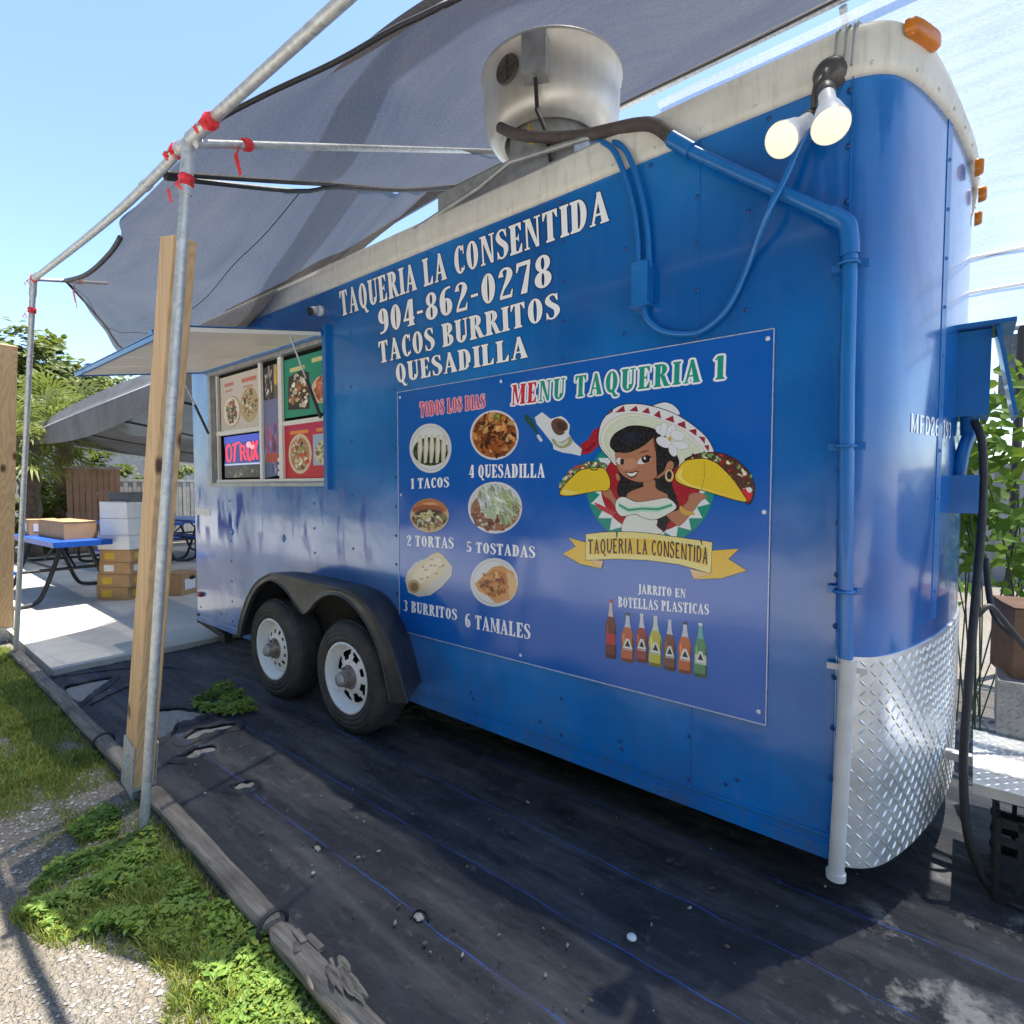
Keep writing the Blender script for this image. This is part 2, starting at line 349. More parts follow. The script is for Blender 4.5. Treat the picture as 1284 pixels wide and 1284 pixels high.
# flat printed artwork: later shapes lie over earlier ones; the sheet is cut so that nothing overlaps
def area(p): return sum(p[i][0]*p[(i+1) % len(p)][1]-p[(i+1) % len(p)][0]*p[i][1] for i in range(len(p)))/2
def flatten(shapes, inside=None):
    vs, fs, cs = [], [], []
    for c, p in shapes:
        if len(p) < 3 or abs(area(p)) < 1e-9: continue
        if area(p) < 0: p = p[::-1]
        fs.append(list(range(len(vs), len(vs)+len(p)))); vs += [Vector((q[0], q[1])) for q in p]; cs.append(c)
    rv, _, rf, _, _, of = delaunay_2d_cdt(vs, [], fs, 1, 1e-5)
    tris, cols = [], []
    for f, o in zip(rf, of):
        if not o: continue
        if inside:
            q = (rv[f[0]]+rv[f[1]]+rv[f[2]])/3
            if not inside(q): continue
        tris.append(tuple(f)); cols.append(lin(cs[max(o)]))
    return rv, tris, cols
def art(mb, shapes, to3, inside=None):
    rv, t, c = flatten(shapes, inside)
    v3 = [to3(p) for p in rv]; fx = []
    for f in t: fx.append(f)
    mb.add(v3, fx, 0, False, c)

# ------------------------------------------------------------------ lettering: condensed slab-serif capitals cut as shapes
def glyph(ch, serif=True):
    T, t, s, sl = (.19, .07, .06, .05) if serif else (.15, .13, 0, 0)
    P = []
    def rect(x0, y0, x1, y1): P.append([(x0, y0), (x1, y0), (x1, y1), (x0, y1)])
    def stem(x, w=T, y0=0, y1=1, top=1, bot=1):
        rect(x, y0, x+w, y1)
        if serif:
            if top: P.append([(x-sl, y1), (x-sl, y1-s), (x, y1-s*1.7), (x+w, y1-s*1.7), (x+w+sl, y1-s), (x+w+sl, y1)])
            if bot: P.append([(x-sl, y0), (x+w+sl, y0), (x+w+sl, y0+s), (x+w, y0+s*1.7), (x, y0+s*1.7), (x-sl, y0+s)])
    def ring(cx, cy, rx, ry, a0=0, a1=360, tx=T, ty=t, n=22):
        for i in range(n):
            q0, q1 = R(a0+(a1-a0)*i/n), R(a0+(a1-a0)*(i+1)/n)
            P.append([(cx+rx*math.cos(q0), cy+ry*math.sin(q0)), (cx+rx*math.cos(q1), cy+ry*math.sin(q1)),
                      (cx+(rx-tx)*math.cos(q1), cy+(ry-ty)*math.sin(q1)), (cx+(rx-tx)*math.cos(q0), cy+(ry-ty)*math.sin(q0))])
    def stroke(pts, ws):
        pp = spline([(x, y, w) for (x, y), w in zip(pts, ws)], 5)
        for i in range(len(pp)-1):
            a, b = pp[i], pp[i+1]
            def nrm(k):
                p, q = pp[max(k-1, 0)], pp[min(k+1, len(pp)-1)]; d = Vector((q.x-p.x, q.y-p.y)).normalized(); return Vector((-d.y, d.x))
            na, nb = nrm(i)*a.z/2, nrm(i+1)*b.z/2
            P.append([(a.x+na.x, a.y+na.y), (a.x-na.x, a.y-na.y), (b.x-nb.x, b.y-nb.y), (b.x+nb.x, b.y+nb.y)])
    w = .5
    if ch == 'A':
        w = .58; P.append([(.05, 0), (.05+t*1.1, 0), (.33, .96), (.24, .96)]); P.append([(.37, 0), (.37+T*1.08, 0), (.34, 1), (.22, 1)]); rect(.13, .27, .42, .27+t)
        if serif: rect(.0, 0, .18, s); rect(.32, 0, .58, s)
    elif ch == 'B':
        w = .52; stem(.06); ring(.26, .755, .22, .245, -90, 90); ring(.26, .255, .25, .255, -90, 90); rect(.1, 1-t, .27, 1); rect(.1, .5-t*.5, .27, .5+t*.5); rect(.1, 0, .27, t)
    elif ch == 'C':
        w = .5; ring(.29, .5, .25, .5, 42, 318)
        if serif: rect(.43, .66, .475, .98); rect(.44, .10, .475, .26)
    elif ch == 'D':
        w = .56; stem(.06); ring(.26, .5, .27, .5, -90, 90); rect(.1, 1-t, .27, 1); rect(.1, 0, .27, t)
    elif ch in 'EFL':
        w = .5; stem(.06)
        if ch != 'L':
            rect(.1, 1-t, .44, 1); rect(.1, .5-t/2, .36, .5+t/2)
            if serif: P.append([(.46, 1), (.33, 1-t), (.43, .73), (.46, .73)]); P.append([(.37, .66), (.30, .52), (.30, .48), (.37, .34)])
        if ch != 'F':
            rect(.1, 0, .45, t)
            if serif: P.append([(.48, .30), (.45, .30), (.33, t), (.45, 0), (.47, 0)])
    elif ch == 'G':
        w = .55; ring(.29, .5, .25, .5, 42, 330); rect(.38, 0.02, .38+T*.8, .42)
    elif ch == 'I':
        w = .28 if serif else .22; stem(.06 if serif else .05)
    elif ch == 'J':
        w = .36; rect(.15, .1, .15+T, 1); stroke([(.23, .14), (.20, -.06), (.10, -.12), (.02, -.04)], [T*.9, T*.7, t, T*.7])
        if serif: rect(.09, 1-s, .37, 1)
    elif ch == 'M':
        w = .74; rect(.08, 0, .08+t, 1); P.append([(.06, 1), (.06+T, 1), (.40, .05), (.34, .05)]); P.append([(.55, 1), (.61, 1), (.40, .05), (.34, .05)]); stem(.53, T, top=1)
        if serif: rect(.0, 0, .22, s); rect(.0, 1-s, .2, 1)
    elif ch == 'N':
        w = .60; rect(.07, 0, .07+t, 1); P.append([(.05, 1), (.05+T, 1), (.52, .0), (.42, .0)]); rect(.46, 0, .46+t, 1)
        if serif: rect(.0, 0, .2, s); rect(.0, 1-s, .15, 1); rect(.38, 1-s, .60, 1)
    elif ch in 'OQ0':
        w = .56 if ch != '0' else .5; ring(w/2, .5, w/2-.03, .5)
        if ch == 'Q': P.append([(.22, .16), (.36, .14), (.50, -.12), (.58, -.10), (.55, -.2), (.40, -.2)])
    elif ch == 'P':
        w = .5; stem(.06); ring(.25, .73, .24, .27, -90, 90); rect(.1, 1-t, .27, 1); rect(.1, .46, .27, .46+t)
    elif ch == 'R':
        w = .58; stem(.06); ring(.26, .745, .23, .255, -90, 90); rect(.1, 1-t, .27, 1); rect(.1, .49, .27, .49+t); P.append([(.24, .5), (.40, .5), (.58, .0), (.40, .0)])
        if serif: rect(.40, 0, .62, s)
    elif ch == 'S':
        w = .46; stroke([(.39, .77), (.33, .93), (.22, .97), (.11, .90), (.09, .75), (.16, .62), (.26, .52), (.36, .40), (.38, .25), (.32, .09), (.22, .03), (.11, .08), (.06, .24)],
                        [t, t, t, .10, T*.95, T, T*1.02, T, T*.95, .10, t, t, t])
        if serif: rect(.375, .70, .41, .99); rect(.035, .01, .07, .30)
    elif ch == 'T':
        w = .54; stem(.27-T/2, top=0); rect(.03, 1-t, .51, 1)
        if serif: P.append([(.02, 1), (.02, .72), (.05, .72), (.14, 1-t)]); P.append([(.52, 1), (.52, .72), (.49, .72), (.40, 1-t)])
    elif ch == 'U':
        w = .56; stem(.06, T, .28, 1, 1, 0); rect(.44, .28, .44+t, 1); ring(.28, .29, .22, .29, 180, 360, T*.95, t*1.2)
        if serif: rect(.36, 1-s, .58, 1)
    elif ch == 'V':
        w = .56; P.append([(.03, 1), (.03+T, 1), (.34, .05), (.27, 0)]); P.append([(.46, 1), (.53, 1), (.33, 0), (.27, 0)])
    elif ch == '1':
        w = .32; stem(.09, T, top=0); P.append([(.09, 1), (.0, .86), (.02, .81), (.09, .86)])
    elif ch == '2':
        w = .48; stroke([(.10, .72), (.12, .90), (.23, .965), (.34, .90), (.36, .74), (.29, .54), (.17, .32), (.09, .10)], [T*.9, t*1.2, t, .12, T, T*.8, t*1.2, t]); rect(.05, 0, .42, .11); P.append([(.42, 0), (.45, .26), (.42, .26), (.36, .1)])
    elif ch == '3':
        w = .46; ring(.20, .74, .21, .26, -90, 150); ring(.20, .27, .23, .27, -150, 90)
    elif ch == '4':
        w = .5; rect(.25, 0, .25+T, 1); P.append([(.02, .22), (.02+t, .22), (.33, 1), (.25, 1)]); rect(.02, .22, .48, .22+t*1.4)
        if serif: rect(.18, 0, .48, s)
    elif ch == '5':
        w = .46; rect(.07, .87, .40, 1); rect(.07, .46, .07+t, 1); ring(.20, .30, .24, .30, -150, 120)
    elif ch == '6':
        w = .5; ring(.25, .31, .22, .31); stroke([(.11, .34), (.12, .70), (.22, .92), (.42, .97)], [T, T*.95, .11, t])
    elif ch == '7':
        w = .47; rect(.04, .87, .44, 1); P.append([(.14, 0), (.14+T, 0), (.44, .92), (.36, .92)])
        if serif: P.append([(.04, 1), (.02, .70), (.06, .70), (.12, .88)])
    elif ch == '8':
        w = .5; ring(.25, .745, .20, .255, tx=T*.8); ring(.25, .265, .23, .265)
    elif ch == '9':
        w = .5; ring(.25, .69, .22, .31); stroke([(.39, .66), (.38, .30), (.28, .08), (.08, .03)], [T, T*.95, .11, t])
    elif ch == '-':
        w = .30; rect(.03, .36, .27, .46)
    elif ch == ' ':
        w = .24
    return P, w
def text_shapes(txt, bot, top, colour, serif=True, outline=None, ow=.05, gap=.055, only=None):
    """letters fitted between a lower and an upper guide line (2 or 3 plane points each); colour may be a function of the letter index"""
    gl = [glyph(c, serif) for c in txt]; W_ = sum(w for _, w in gl)+gap*(len(txt)-1)
    def guide(pts, u):
        if len(pts) == 2: return Vector(pts[0])*(1-u)+Vector(pts[1])*u
        a, b, c = [Vector(p) for p in pts]; m = 2*b-(a+c)/2
        return a*(1-u)**2+m*2*u*(1-u)+c*u*u
    def mp(x, y):
        u = x/W_; a, b = guide(bot, u), guide(top, u); return tuple(a+(b-a)*y)
    out = []; x = 0
    under = []
    for i, (polys, w) in enumerate(gl):
        if only and not only(i):
            x += w+gap; continue
        c = colour(i) if callable(colour) else colour
        for p in polys: out.append((c, [mp(x+a, b) for a, b in p]))
        if outline:
            for dx, dy in ((-1, 0), (1, 0), (0, -1), (0, 1), (-.7, -.7), (.7, .7), (-.7, .7), (.7, -.7)):
                for p in polys: under.append((outline, [mp(x+a+dx*ow, b+dy*ow) for a, b in p]))
        x += w+gap
    return under+out
# ================================================================== SETTING
def structure(o): o['kind'] = 'structure'; return o
ZG = -0.03
g = MB()
def ground_h(x, y):
    d = math.hypot(x, y)
    return ZG + .012*(noise.noise((x*1.3, y*1.3, 0)) + .5*noise.noise((x*4, y*4, 3)))*(1 if d < 12 else 0)
g.grid(lambda u, v: Vector((-9+u*14, -6.5+v*13, ground_h(-9+u*14, -6.5+v*13))), 140, 130)
for (x0, x1, y0, y1) in ((-220, -9, -220, 220), (5, 220, -220, 220), (-9, 5, -220, -6.5), (-9, 5, 6.5, 220)):
    g.add([(x0, y0, ZG-.0), (x1, y0, ZG), (x1, y1, ZG), (x0, y1, ZG)], [(0, 1, 2, 3)])
structure(g.build('ground', GRAVEL))

d_ = MB(); d_.grid(lambda u, v: Vector((-42+64*u, -11.3+7.6*v+.25*noise.noise((u*40, v*3, 1)), ZG+.03)), 120, 6); structure(d_.build('bounce_ground', BOUNCE))  # unseen pale sheet added behind the viewer to bounce light onto the trailer side
SLABX = -5.25
s = MB(); s.box((-9.6, 2.6, .0), (8.7, 7.3, .10)); o = structure(s.build('concrete_slab', CONC))

m = MB()
def mat_pt(u, v):
    x = -5.28 + u*7.6; y = -1.16 + v*3.6
    e = .02*noise.noise((x*5, y*2, 1))
    h = .008*(noise.noise((x*1.2, y*3.5, 0)) + .6*noise.noise((x*4, y*9, 5))) + .004*noise.noise((x*14, y*22, 9))
    h += .035*math.exp(-((x+4.75)/.25)**2)*max(0, noise.noise((x*3, y*4.5, 2)))
    if v < .001: y += e
    return Vector((x+(e if u < .001 else 0), y, .006 + h))
m.grid(mat_pt, 300, 150)
TORN = [[(188, 896), (215, 889), (245, 891), (262, 894), (240, 905), (222, 909), (215, 920), (195, 926)], [(82, 864), (108, 856), (140, 851), (118, 868), (98, 882)], [(231, 927), (246, 916), (266, 912), (294, 908), (289, 915), (262, 921), (243, 929)], [(223, 951), (236, 946), (246, 939), (270, 937), (268, 945), (256, 947), (243, 953)], [(288, 992), (296, 984), (318, 981), (312, 990)]]
for si, q in enumerate(TORN):
    lp_ = spline([on_z(x, y, .012) for x, y in q], 6, True); c = sum(lp_, Vector())/len(lp_); k_ = len(lp_); vs = []
    for f, hz in ((1.0, .006), (1.05, .022), (1.22, .018), (1.55, -.004)):
        for p in lp_:
            d = p-c; L_0 = d.length; w_ = noise.noise((p.x*26, p.y*26, si+f*2))*.020+noise.noise((p.x*70, p.y*70, f))*.008
            vs.append(c+d*((L_0+(L_0*.5+.04)*(f-1)+w_*.8)/L_0)+Vector((0, 0, hz*(.6+.8*abs(noise.noise((p.x*18, p.y*18, 2)))))))
    m.add(vs, [(a*k_+i, a*k_+(i+1) % k_, (a+1)*k_+(i+1) % k_, (a+1)*k_+i) for a in range(3) for i in range(k_)], 0, True)
for q in ([(60, 850), (120, 842), (185, 836), (230, 838)], [(112, 884), (140, 870), (168, 858)], [(392, 1062), (398, 1058), (405, 1063)], [(515, 1150), (522, 1140), (534, 1142), (538, 1154)]):
    pl = spline([on_z(x, y, .012) for x, y in q], 6)
    m.tube([p+Vector((0, 0, .008*noise.noise((p.x*40, p.y*40, 3)))) for p in pl], [.004+.013*abs(noise.noise((p.x*25, p.y*25, 1)))*math.sin(math.pi*(i+.5)/len(pl)) for i, p in enumerate(pl)], 6)
structure(m.build('weed_mat', MAT_))

def ragged(mb, pts, h=.022, z=.016, n=5, amp=.012, seed=0):
    loop = spline([on_z(x, y, z) for x, y in pts], n, True)
    c = sum(loop, Vector())/len(loop); vs = []
    for i, p in enumerate(loop):
        j = (noise.noise((p.x*28+seed, p.y*28, 0))+.7*noise.noise((p.x*75+seed, p.y*75, 4)))*amp*1.5; d = (p-c).normalized(); vs.append(p+d*j)
    k = len(vs); rings = []
    for q, hh in ((1, 0), (.86, h), (.5, h*1.15)):
        rings += [Vector((c.x+(p.x-c.x)*q, c.y+(p.y-c.y)*q, z-.012 + hh + .006*noise.noise((p.x*22, p.y*22, q*9)))) for p in vs]
    rings.append(Vector((c.x, c.y, z+h*.9)))
    fs = [(a*k+i, a*k+(i+1) % k, (a+1)*k+(i+1) % k, (a+1)*k+i) for a in (0, 1) for i in range(k)]
    fs += [(2*k+i, 2*k+(i+1) % k, 3*k) for i in range(k)]
    mb.add(rings, fs, 0, True)
p = MB()
for i, q in enumerate(TORN): ragged(p, q, h=.008, seed=i*7)
structure(p.build('sand', SAND))

# ---- edging timbers along the mat
def timber(a, b, label, seed):
    mb = MB(); a = Vector(a); b = Vector(b); L = (b-a).length; d = (b-a)/L; sd_ = Vector((-d.y, d.x, 0)); n = 40
    def fn(u, v):
        q = v*2*math.pi; r = .034 + .004*noise.noise((u*L*6+seed, math.cos(q)*1.5, math.sin(q)*1.5)) - (.012*max(0, 1-min(u, 1-u)*L/.04))
        flat = .78 if abs(math.sin(q)) > .75 else 1
        return a + d*(u*L) + sd_*math.cos(q)*r*1.12 + Vector((0, 0, math.sin(q)*r*flat + .012*noise.noise((u*L*1.5+seed, 0, 0))))
    mb.grid(fn, n*2, 18)
    for u in (0, 1): mb.add([fn(u, j/18) for j in range(18)], [tuple(range(18)) if u else tuple(range(18))[::-1]])
    return tag(mb.build('edging_timber', OLDWOOD, None, (a+b)/2), label, 'timber edging', 'weathered timbers edging the weed mat')
def gp(px, py, z=.02): return on_z(px, py, z)
T0, T1, T2 = gp(18, 816), gp(188, 990), gp(345, 1163)
T3 = T2 + (gp(452, 1284)-T2)*1.7
timber(T0, T1, 'long grey edging timber between the far wooden post and the leaning post', 1)
timber(T1+(T2-T1)*.01, T2, 'short grey edging timber in the middle of the row, past the leaning post', 5)
timber(T2+(T3-T2)*.008, T3, 'split grey edging timber nearest the viewer with a chewed rotten top', 9)
mb = MB()
for px, py in ((130, 930), (342, 1160)):
    c = gp(px, py, .03); mb = MB(); t_ = (T1-T0).normalized(); sdv = Vector((-t_.y, t_.x, 0))
    mb.tube([c+sdv*.048*math.cos(q)+Vector((0, 0, .044*math.sin(q))) for q in [2*math.pi*i/20 for i in range(21)]], .007, 6)
    tag(mb.build('black_strap', BLACK, None, c), 'black strap looped round the %s edging timber joint' % ('far, wavy' if px < 200 else 'near'), 'strap')
# chewed timber chunk, stones, bottle cap
def rock(px, py, r, name, label, mat, z=.012, fl=.6, seed=0, cat='stone'):
    c = on_z(px, py, z); mb = MB()
    mb.grid(lambda u, v: c + Vector((math.cos(u*2*math.pi)*math.sin(v*math.pi), math.sin(u*2*math.pi)*math.sin(v*math.pi)*.7, -math.cos(v*math.pi)*fl))*r*(1+.45*noise.noise((math.cos(u*6.283)*1.4+seed, math.sin(u*6.283)*1.4, v*3))), 22, 12, 0, False)
    return tag(mb.build(name, mat, None, c), label, cat)
rock(525, 1150, .017, 'small_stone', 'small jagged stone lying on the mat beside a blue marker thread', STRAW, seed=2)
rock(398, 1064, .016, 'small_stone', 'small dark stone on the mat between the two nearest blue threads', STRAW, seed=5)
rock(303, 986, .028, 'flat_stone', 'flat pale stone poking through the mat right of the leaning post', STRAW, fl=.22, seed=8)
rock(252, 945, .040, 'flat_stone', 'larger broken pale stone in the torn mat nearest the leaning post', STRAW, fl=.22, seed=12)
mb = MB(); c0 = on_z(424, 1226, .045)
for i in range(30):
    a = c0 + Vector((rnd.gauss(-.01, .03), rnd.gauss(0, .022), rnd.uniform(-.025, .012)))
    d_ = Vector((rnd.uniform(.04, .11), rnd.uniform(-.03, .005), rnd.uniform(-.008, .014))); w_ = rnd.uniform(.005, .013)
    mb.tube([a, a+d_*.4+Vector((0, 0, rnd.uniform(-.003, .004))), a+d_*.8, a+d_], [w_*.8, w_, w_*.8, w_*.15], 5, 0, True, False)
tag(mb.build('timber_chunk', OLDWOOD, None, c0), 'splintered chunk of grey wood on the mat by the nearest timber', 'wood chunk')
mb = MB(); c0 = on_z(378, 1172, .05)
for i in range(5):
    a = c0 + Vector((rnd.uniform(-.05, .05), rnd.uniform(-.02, .02), rnd.uniform(-.02, .0)))
    mb.beam(a, a+Vector((rnd.uniform(.04, .08), rnd.uniform(-.02, .02), rnd.uniform(-.01, .01))), .02, .012)
tag(mb.build('timber_chunk', OLDWOOD, None, c0), 'thin pale splinters of wood on the mat edge at the timber strap', 'wood chunk')
mb = MB(); c0 = on_z(792, 1176, .014); mb.lathe([(0, .007), (.0125, .007), (.0145, .005), (.0155, 0), (.0, 0)], c0, n=24)
tag(mb.build('bottle_cap', WHITE, None, c0), 'small white bottle cap lying alone on the dark mat', 'bottle cap')

# ---- litter trodden over the mat
db = MB()
for i in range(420):
    x, y = rnd.uniform(-4.6, .9), rnd.uniform(-1.0, .9)
    if rnd.random() < .5: y = -1.0+abs(rnd.gauss(0, .25))
    c = Vector((x, y, .02+.006*noise.noise((x*1.2, y*3.5, 0)))); r = rnd.choice((.003, .004, .005, .007, .010)); a = rnd.uniform(0, 6.283); e = rnd.uniform(.3, .9)
    u_ = Vector((math.cos(a), math.sin(a), rnd.uniform(-.2, .3)))*r; v_ = Vector((-math.sin(a), math.cos(a), rnd.uniform(-.2, .3)))*r*e; q = rnd.uniform(.25, 1)
    cc = rnd.choice(((.30, .27, .22), (.22, .15, .08), (.40, .38, .35), (.14, .12, .08)))
    db.add([c-u_, c+v_, c+u_, c-v_, c+Vector((0, 0, r*.6))], [(0, 1, 4), (1, 2, 4), (2, 3, 4), (3, 0, 4)], 0, False, tuple(w*q for w in cc))
kk = NT('litter_bits'); kk.set(color=kk.node('ShaderNodeAttribute', attribute_name='Col').outputs[0], rough=.9)
tag(db.build('litter', kk.m), kind='stuff')
# ---- grass and weeds
def shade(): q = rnd.uniform(.55, 1.1); return (q*rnd.uniform(.85, 1.2), q, q*rnd.uniform(.6, 1.0))
def edge_y(x):
    for a, b in ((T0, T1), (T1, T2), (T2, T3)):
        if x <= b.x: return a.y+(b.y-a.y)*(x-a.x)/(b.x-a.x)
    return T3.y
def inpoly(x, y, poly):
    c = False; n = len(poly)
    for i in range(n):
        (x1, y1), (x2, y2) = poly[i], poly[i-1]
        if (y1 > y) != (y2 > y) and x < (x2-x1)*(y-y1)/(y2-y1)+x1: c = not c
    return c
GP = [tuple(on_z(x, y, ZG).xy) for x, y in ((-900, 790), (10, 815), (120, 930), (190, 1010), (300, 1130), (470, 1310), (300, 1420), (205, 1284), (215, 1230), (165, 1200), (60, 1190), (10, 1155), (60, 1095), (40, 1040), (-60, 1010), (-900, 1000))]
g = MB()
cnt = 0
GV, GF, GC = [], [], []
def blade(x, y, h, wd):
    a = rnd.uniform(0, 6.283); dx, dy = math.cos(a), math.sin(a); ln_ = rnd.uniform(.2, .9)*h; z = ground_h(x, y)-.004
    b = rnd.uniform(0, 6.283); bx, by = math.cos(b)*ln_, math.sin(b)*ln_
    o = len(GV); GV.extend([(x-dx*wd, y-dy*wd, z), (x+dx*wd, y+dy*wd, z), (x+dx*wd*.6+bx*.45, y+dy*wd*.6+by*.45, z+h*.62), (x-dx*wd*.6+bx*.45, y-dy*wd*.6+by*.45, z+h*.62), (x+bx, y+by, z+h)])
    c = shade();
    if rnd.random() < .17: c = (c[1]*2.3, c[1]*1.5, c[1]*.9)
    GF.extend([(o, o+1, o+2, o+3), (o+3, o+2, o+4)]); GC.extend([c, c])
tries = 0
while cnt < 80000 and tries < 900000:
    tries += 1
    x = -7.5 + 7.0*rnd.random()**.75; y = -2.7 + 1.7*rnd.random()
    if x < -6.6 and y > -1.05: continue
    if y > edge_y(x)-.036 and x > T0.x: continue
    if not inpoly(x, y, GP): continue
    dens = noise.noise((x*2.1, y*2.1, 4))*.8+noise.noise((x*6, y*6, 7))*.4+.55
    if -3.2 < x < -2.6: dens -= .22
    if y < -1.45: dens -= .25
    if rnd.random() > dens: continue
    d = math.hypot(x, y+2)
    blade(x, y, rnd.uniform(.015, .05)*(1.2 if dens > .6 else .8), .0022 if d < 3.5 else .0045); cnt += 1
g.v = [Vector(p) for p in GV]; g.f = [list(f) for f in GF]; g.m = [0]*len(GF); g.s = [False]*len(GF); g.c = GC
tag(g.build('grass', GRASS), kind='stuff')
def leaf6(mb, p, n, L, wd, c):
    n = Vector(n).normalized(); a = Vector((rnd.uniform(-1, 1), rnd.uniform(-1, 1), rnd.uniform(-1, 1))); u = (a-n*a.dot(n)).normalized(); w = n.cross(u); p = Vector(p)
    pts = [p+u*L*x+w*wd*y+n*L*z for x, y, z in ((-.5, 0, 0), (-.32, .36, .05), (.02, .48, .08), (.3, .28, .03), (.52, 0, -.10), (.3, -.28, .03), (.02, -.48, .08), (-.32, -.36, .05), (-.15, 0, -.03), (.2, 0, -.05))]
    mb.add(pts, [(0, 8, 1), (1, 8, 9, 2), (2, 9, 3), (3, 9, 4), (4, 9, 5), (5, 9, 6), (6, 9, 8, 7), (7, 8, 0)], 0, False, c)
def leaf(mb, p, n, L, wd, c):
    if L > .03 and wd > L*.6: return leaf6(mb, p, n, L, wd, c)
    n = Vector(n).normalized(); a = Vector((rnd.uniform(-1, 1), rnd.uniform(-1, 1), rnd.uniform(-1, 1))); u = (a-n*a.dot(n)).normalized(); w = n.cross(u); p = Vector(p)
    mb.add([p-u*L*.5, p+w*wd*.5+n*L*.08, p+u*L*.5, p-w*wd*.5+n*L*.08, p+u*L*.12-n*L*.04], [(0, 1, 4), (1, 2, 4), (2, 3, 4), (3, 0, 4)], 0, False, c)
def weeds(mb, poly, n, z0, hmax, L, seed):
    P = [tuple(on_z(x, y, z0).xy) for x, y in poly]; xs = [p[0] for p in P]; ys = [p[1] for p in P]; k = 0; t = 0
    while k < n and t < n*30:
        t += 1; x = rnd.uniform(min(xs), max(xs)); y = rnd.uniform(min(ys), max(ys))
        if not inpoly(x, y, P): continue
        f = noise.noise((x*7+seed, y*7, 1))+.45
        if rnd.random() > f+.3: continue
        h = max(0, f)*hmax*rnd.random()**.6
        leaf(mb, (x, y, z0+h+.004), (rnd.uniform(-.7, .7), rnd.uniform(-.7, .7), 1), L*rnd.uniform(.5, 1.7), L*rnd.uniform(.4, .95), (lambda s_, g_: (s_[0]*g_, s_[1]*g_, s_[2]*g_))(shade(), 1+.6*noise.noise((x*5, y*5, 8))) if rnd.random() > .07 else (1.9, 1.2, .5)); k += 1
pb = MB()
for i in range(5200):
    x = rnd.uniform(-3.6, -.9); y = rnd.uniform(-2.35, -1.12)
    if y > edge_y(x)-.09 or noise.noise((x*2.1, y*2.1, 4)) > .35: continue
    r = rnd.uniform(.003, .009)*(1.6 if rnd.random() < .06 else 1); c = Vector((x, y, ground_h(x, y)+r*.3)); q = rnd.uniform(.55, 1.15)
    pts = [c+Vector((dx*rnd.uniform(.7, 1.2), dy*rnd.uniform(.7, 1.2), dz*rnd.uniform(.5, .8)))*r for dx, dy, dz in ((1, 0, 0), (0, 1, 0), (-1, 0, 0), (0, -1, 0), (0, 0, 1), (0, 0, -1))]
    pb.add(pts, [(0, 1, 4), (1, 2, 4), (2, 3, 4), (3, 0, 4), (1, 0, 5), (2, 1, 5), (3, 2, 5), (0, 3, 5)], 0, False, (q*.42, q*.40, q*.37))
kk = NT('pebble_stone'); kk.set(color=kk.node('ShaderNodeAttribute', attribute_name='Col').outputs[0], rough=.9)
tag(pb.build('pebbles', kk.m), kind='stuff')
w = MB()
weeds(w, [(20, 1150), (40, 1110), (75, 1085), (130, 1060), (185, 1042), (215, 1075), (235, 1110), (300, 1150), (345, 1205), (330, 1260), (260, 1240), (210, 1185), (150, 1180), (60, 1178)], 3600, ZG, .055, .026, 3)
weeds(w, [(80, 1040), (130, 1010), (150, 1020), (150, 1050), (100, 1062)], 700, ZG, .05, .022, 6)
weeds(w, [(330, 1180), (420, 1284), (300, 1310), (240, 1250)], 1500, ZG, .04, .018, 9)
tag(w.build('weeds', WEED), kind='stuff')
w = MB(); weeds(w, [(240, 885), (255, 868), (290, 862), (318, 884), (322, 893), (285, 898), (250, 895)], 800, .012, .055, .035, 11)
tag(w.build('weed_clump', WEED, None, on_z(280, 888, 0)), 'green weed clump growing through the dark mat in front of the wheels', 'weed')

# ================================================================== TRAILER
ZB = on_y(1040, 1076, 0).z; ZT = on_y(1040, 104, 0).z; ZR = on_y(1040, 44, 0).z
XR = on_y(243, 640, 0).x
front = [(-.42, 0), (-.33, .004), (-.255, .034), (-.205, .088), (-.162, .19), (-.118, .35), (-.078, .55), (-.048, .80), (-.036, 1.06)]
front += [(x, 2.12-y) for x, y in front[-2::-1]]
F2 = [tuple(p.xy) for p in spline([Vector((x, y, 0)) for x, y in front], 5)]
FOOT = [(XR+.03, 0)] + F2 + [(XR+.03, 2.12), (XR, 2.09), (XR, .03)]      # plan outline, counter-clockwise seen from above
cum = [0]
for a, b in zip(F2, F2[1:]): cum.append(cum[-1]+math.hypot(b[0]-a[0], b[1]-a[1]))
def foot(sv, off=0):                                 # point on the rounded nose at arc length sv from the start of the bend
    sv = max(0, min(cum[-1]-1e-6, sv))
    for i in range(len(cum)-1):
        if cum[i+1] >= sv:
            f = (sv-cum[i])/(cum[i+1]-cum[i]); a, b = Vector(F2[i]), Vector(F2[i+1]); d = (b-a).normalized(); p = a+(b-a)*f
            return Vector((p.x+d.y*off, p.y-d.x*off))
def offset_loop(loop, d):
    n = len(loop); out = []
    for i in range(n):
        a, b, c = Vector(loop[i-1]), Vector(loop[i]), Vector(loop[(i+1) % n])
        t = ((b-a).normalized()+(c-b).normalized()).normalized(); out.append((b.x+t.y*d, b.y-t.x*d))
    return out
trailer = thing('food_trailer', 'blue enclosed food trailer with white lettering, menu panel and rounded nose', 'food trailer', ((XR-.04)/2, 1.06, 0))

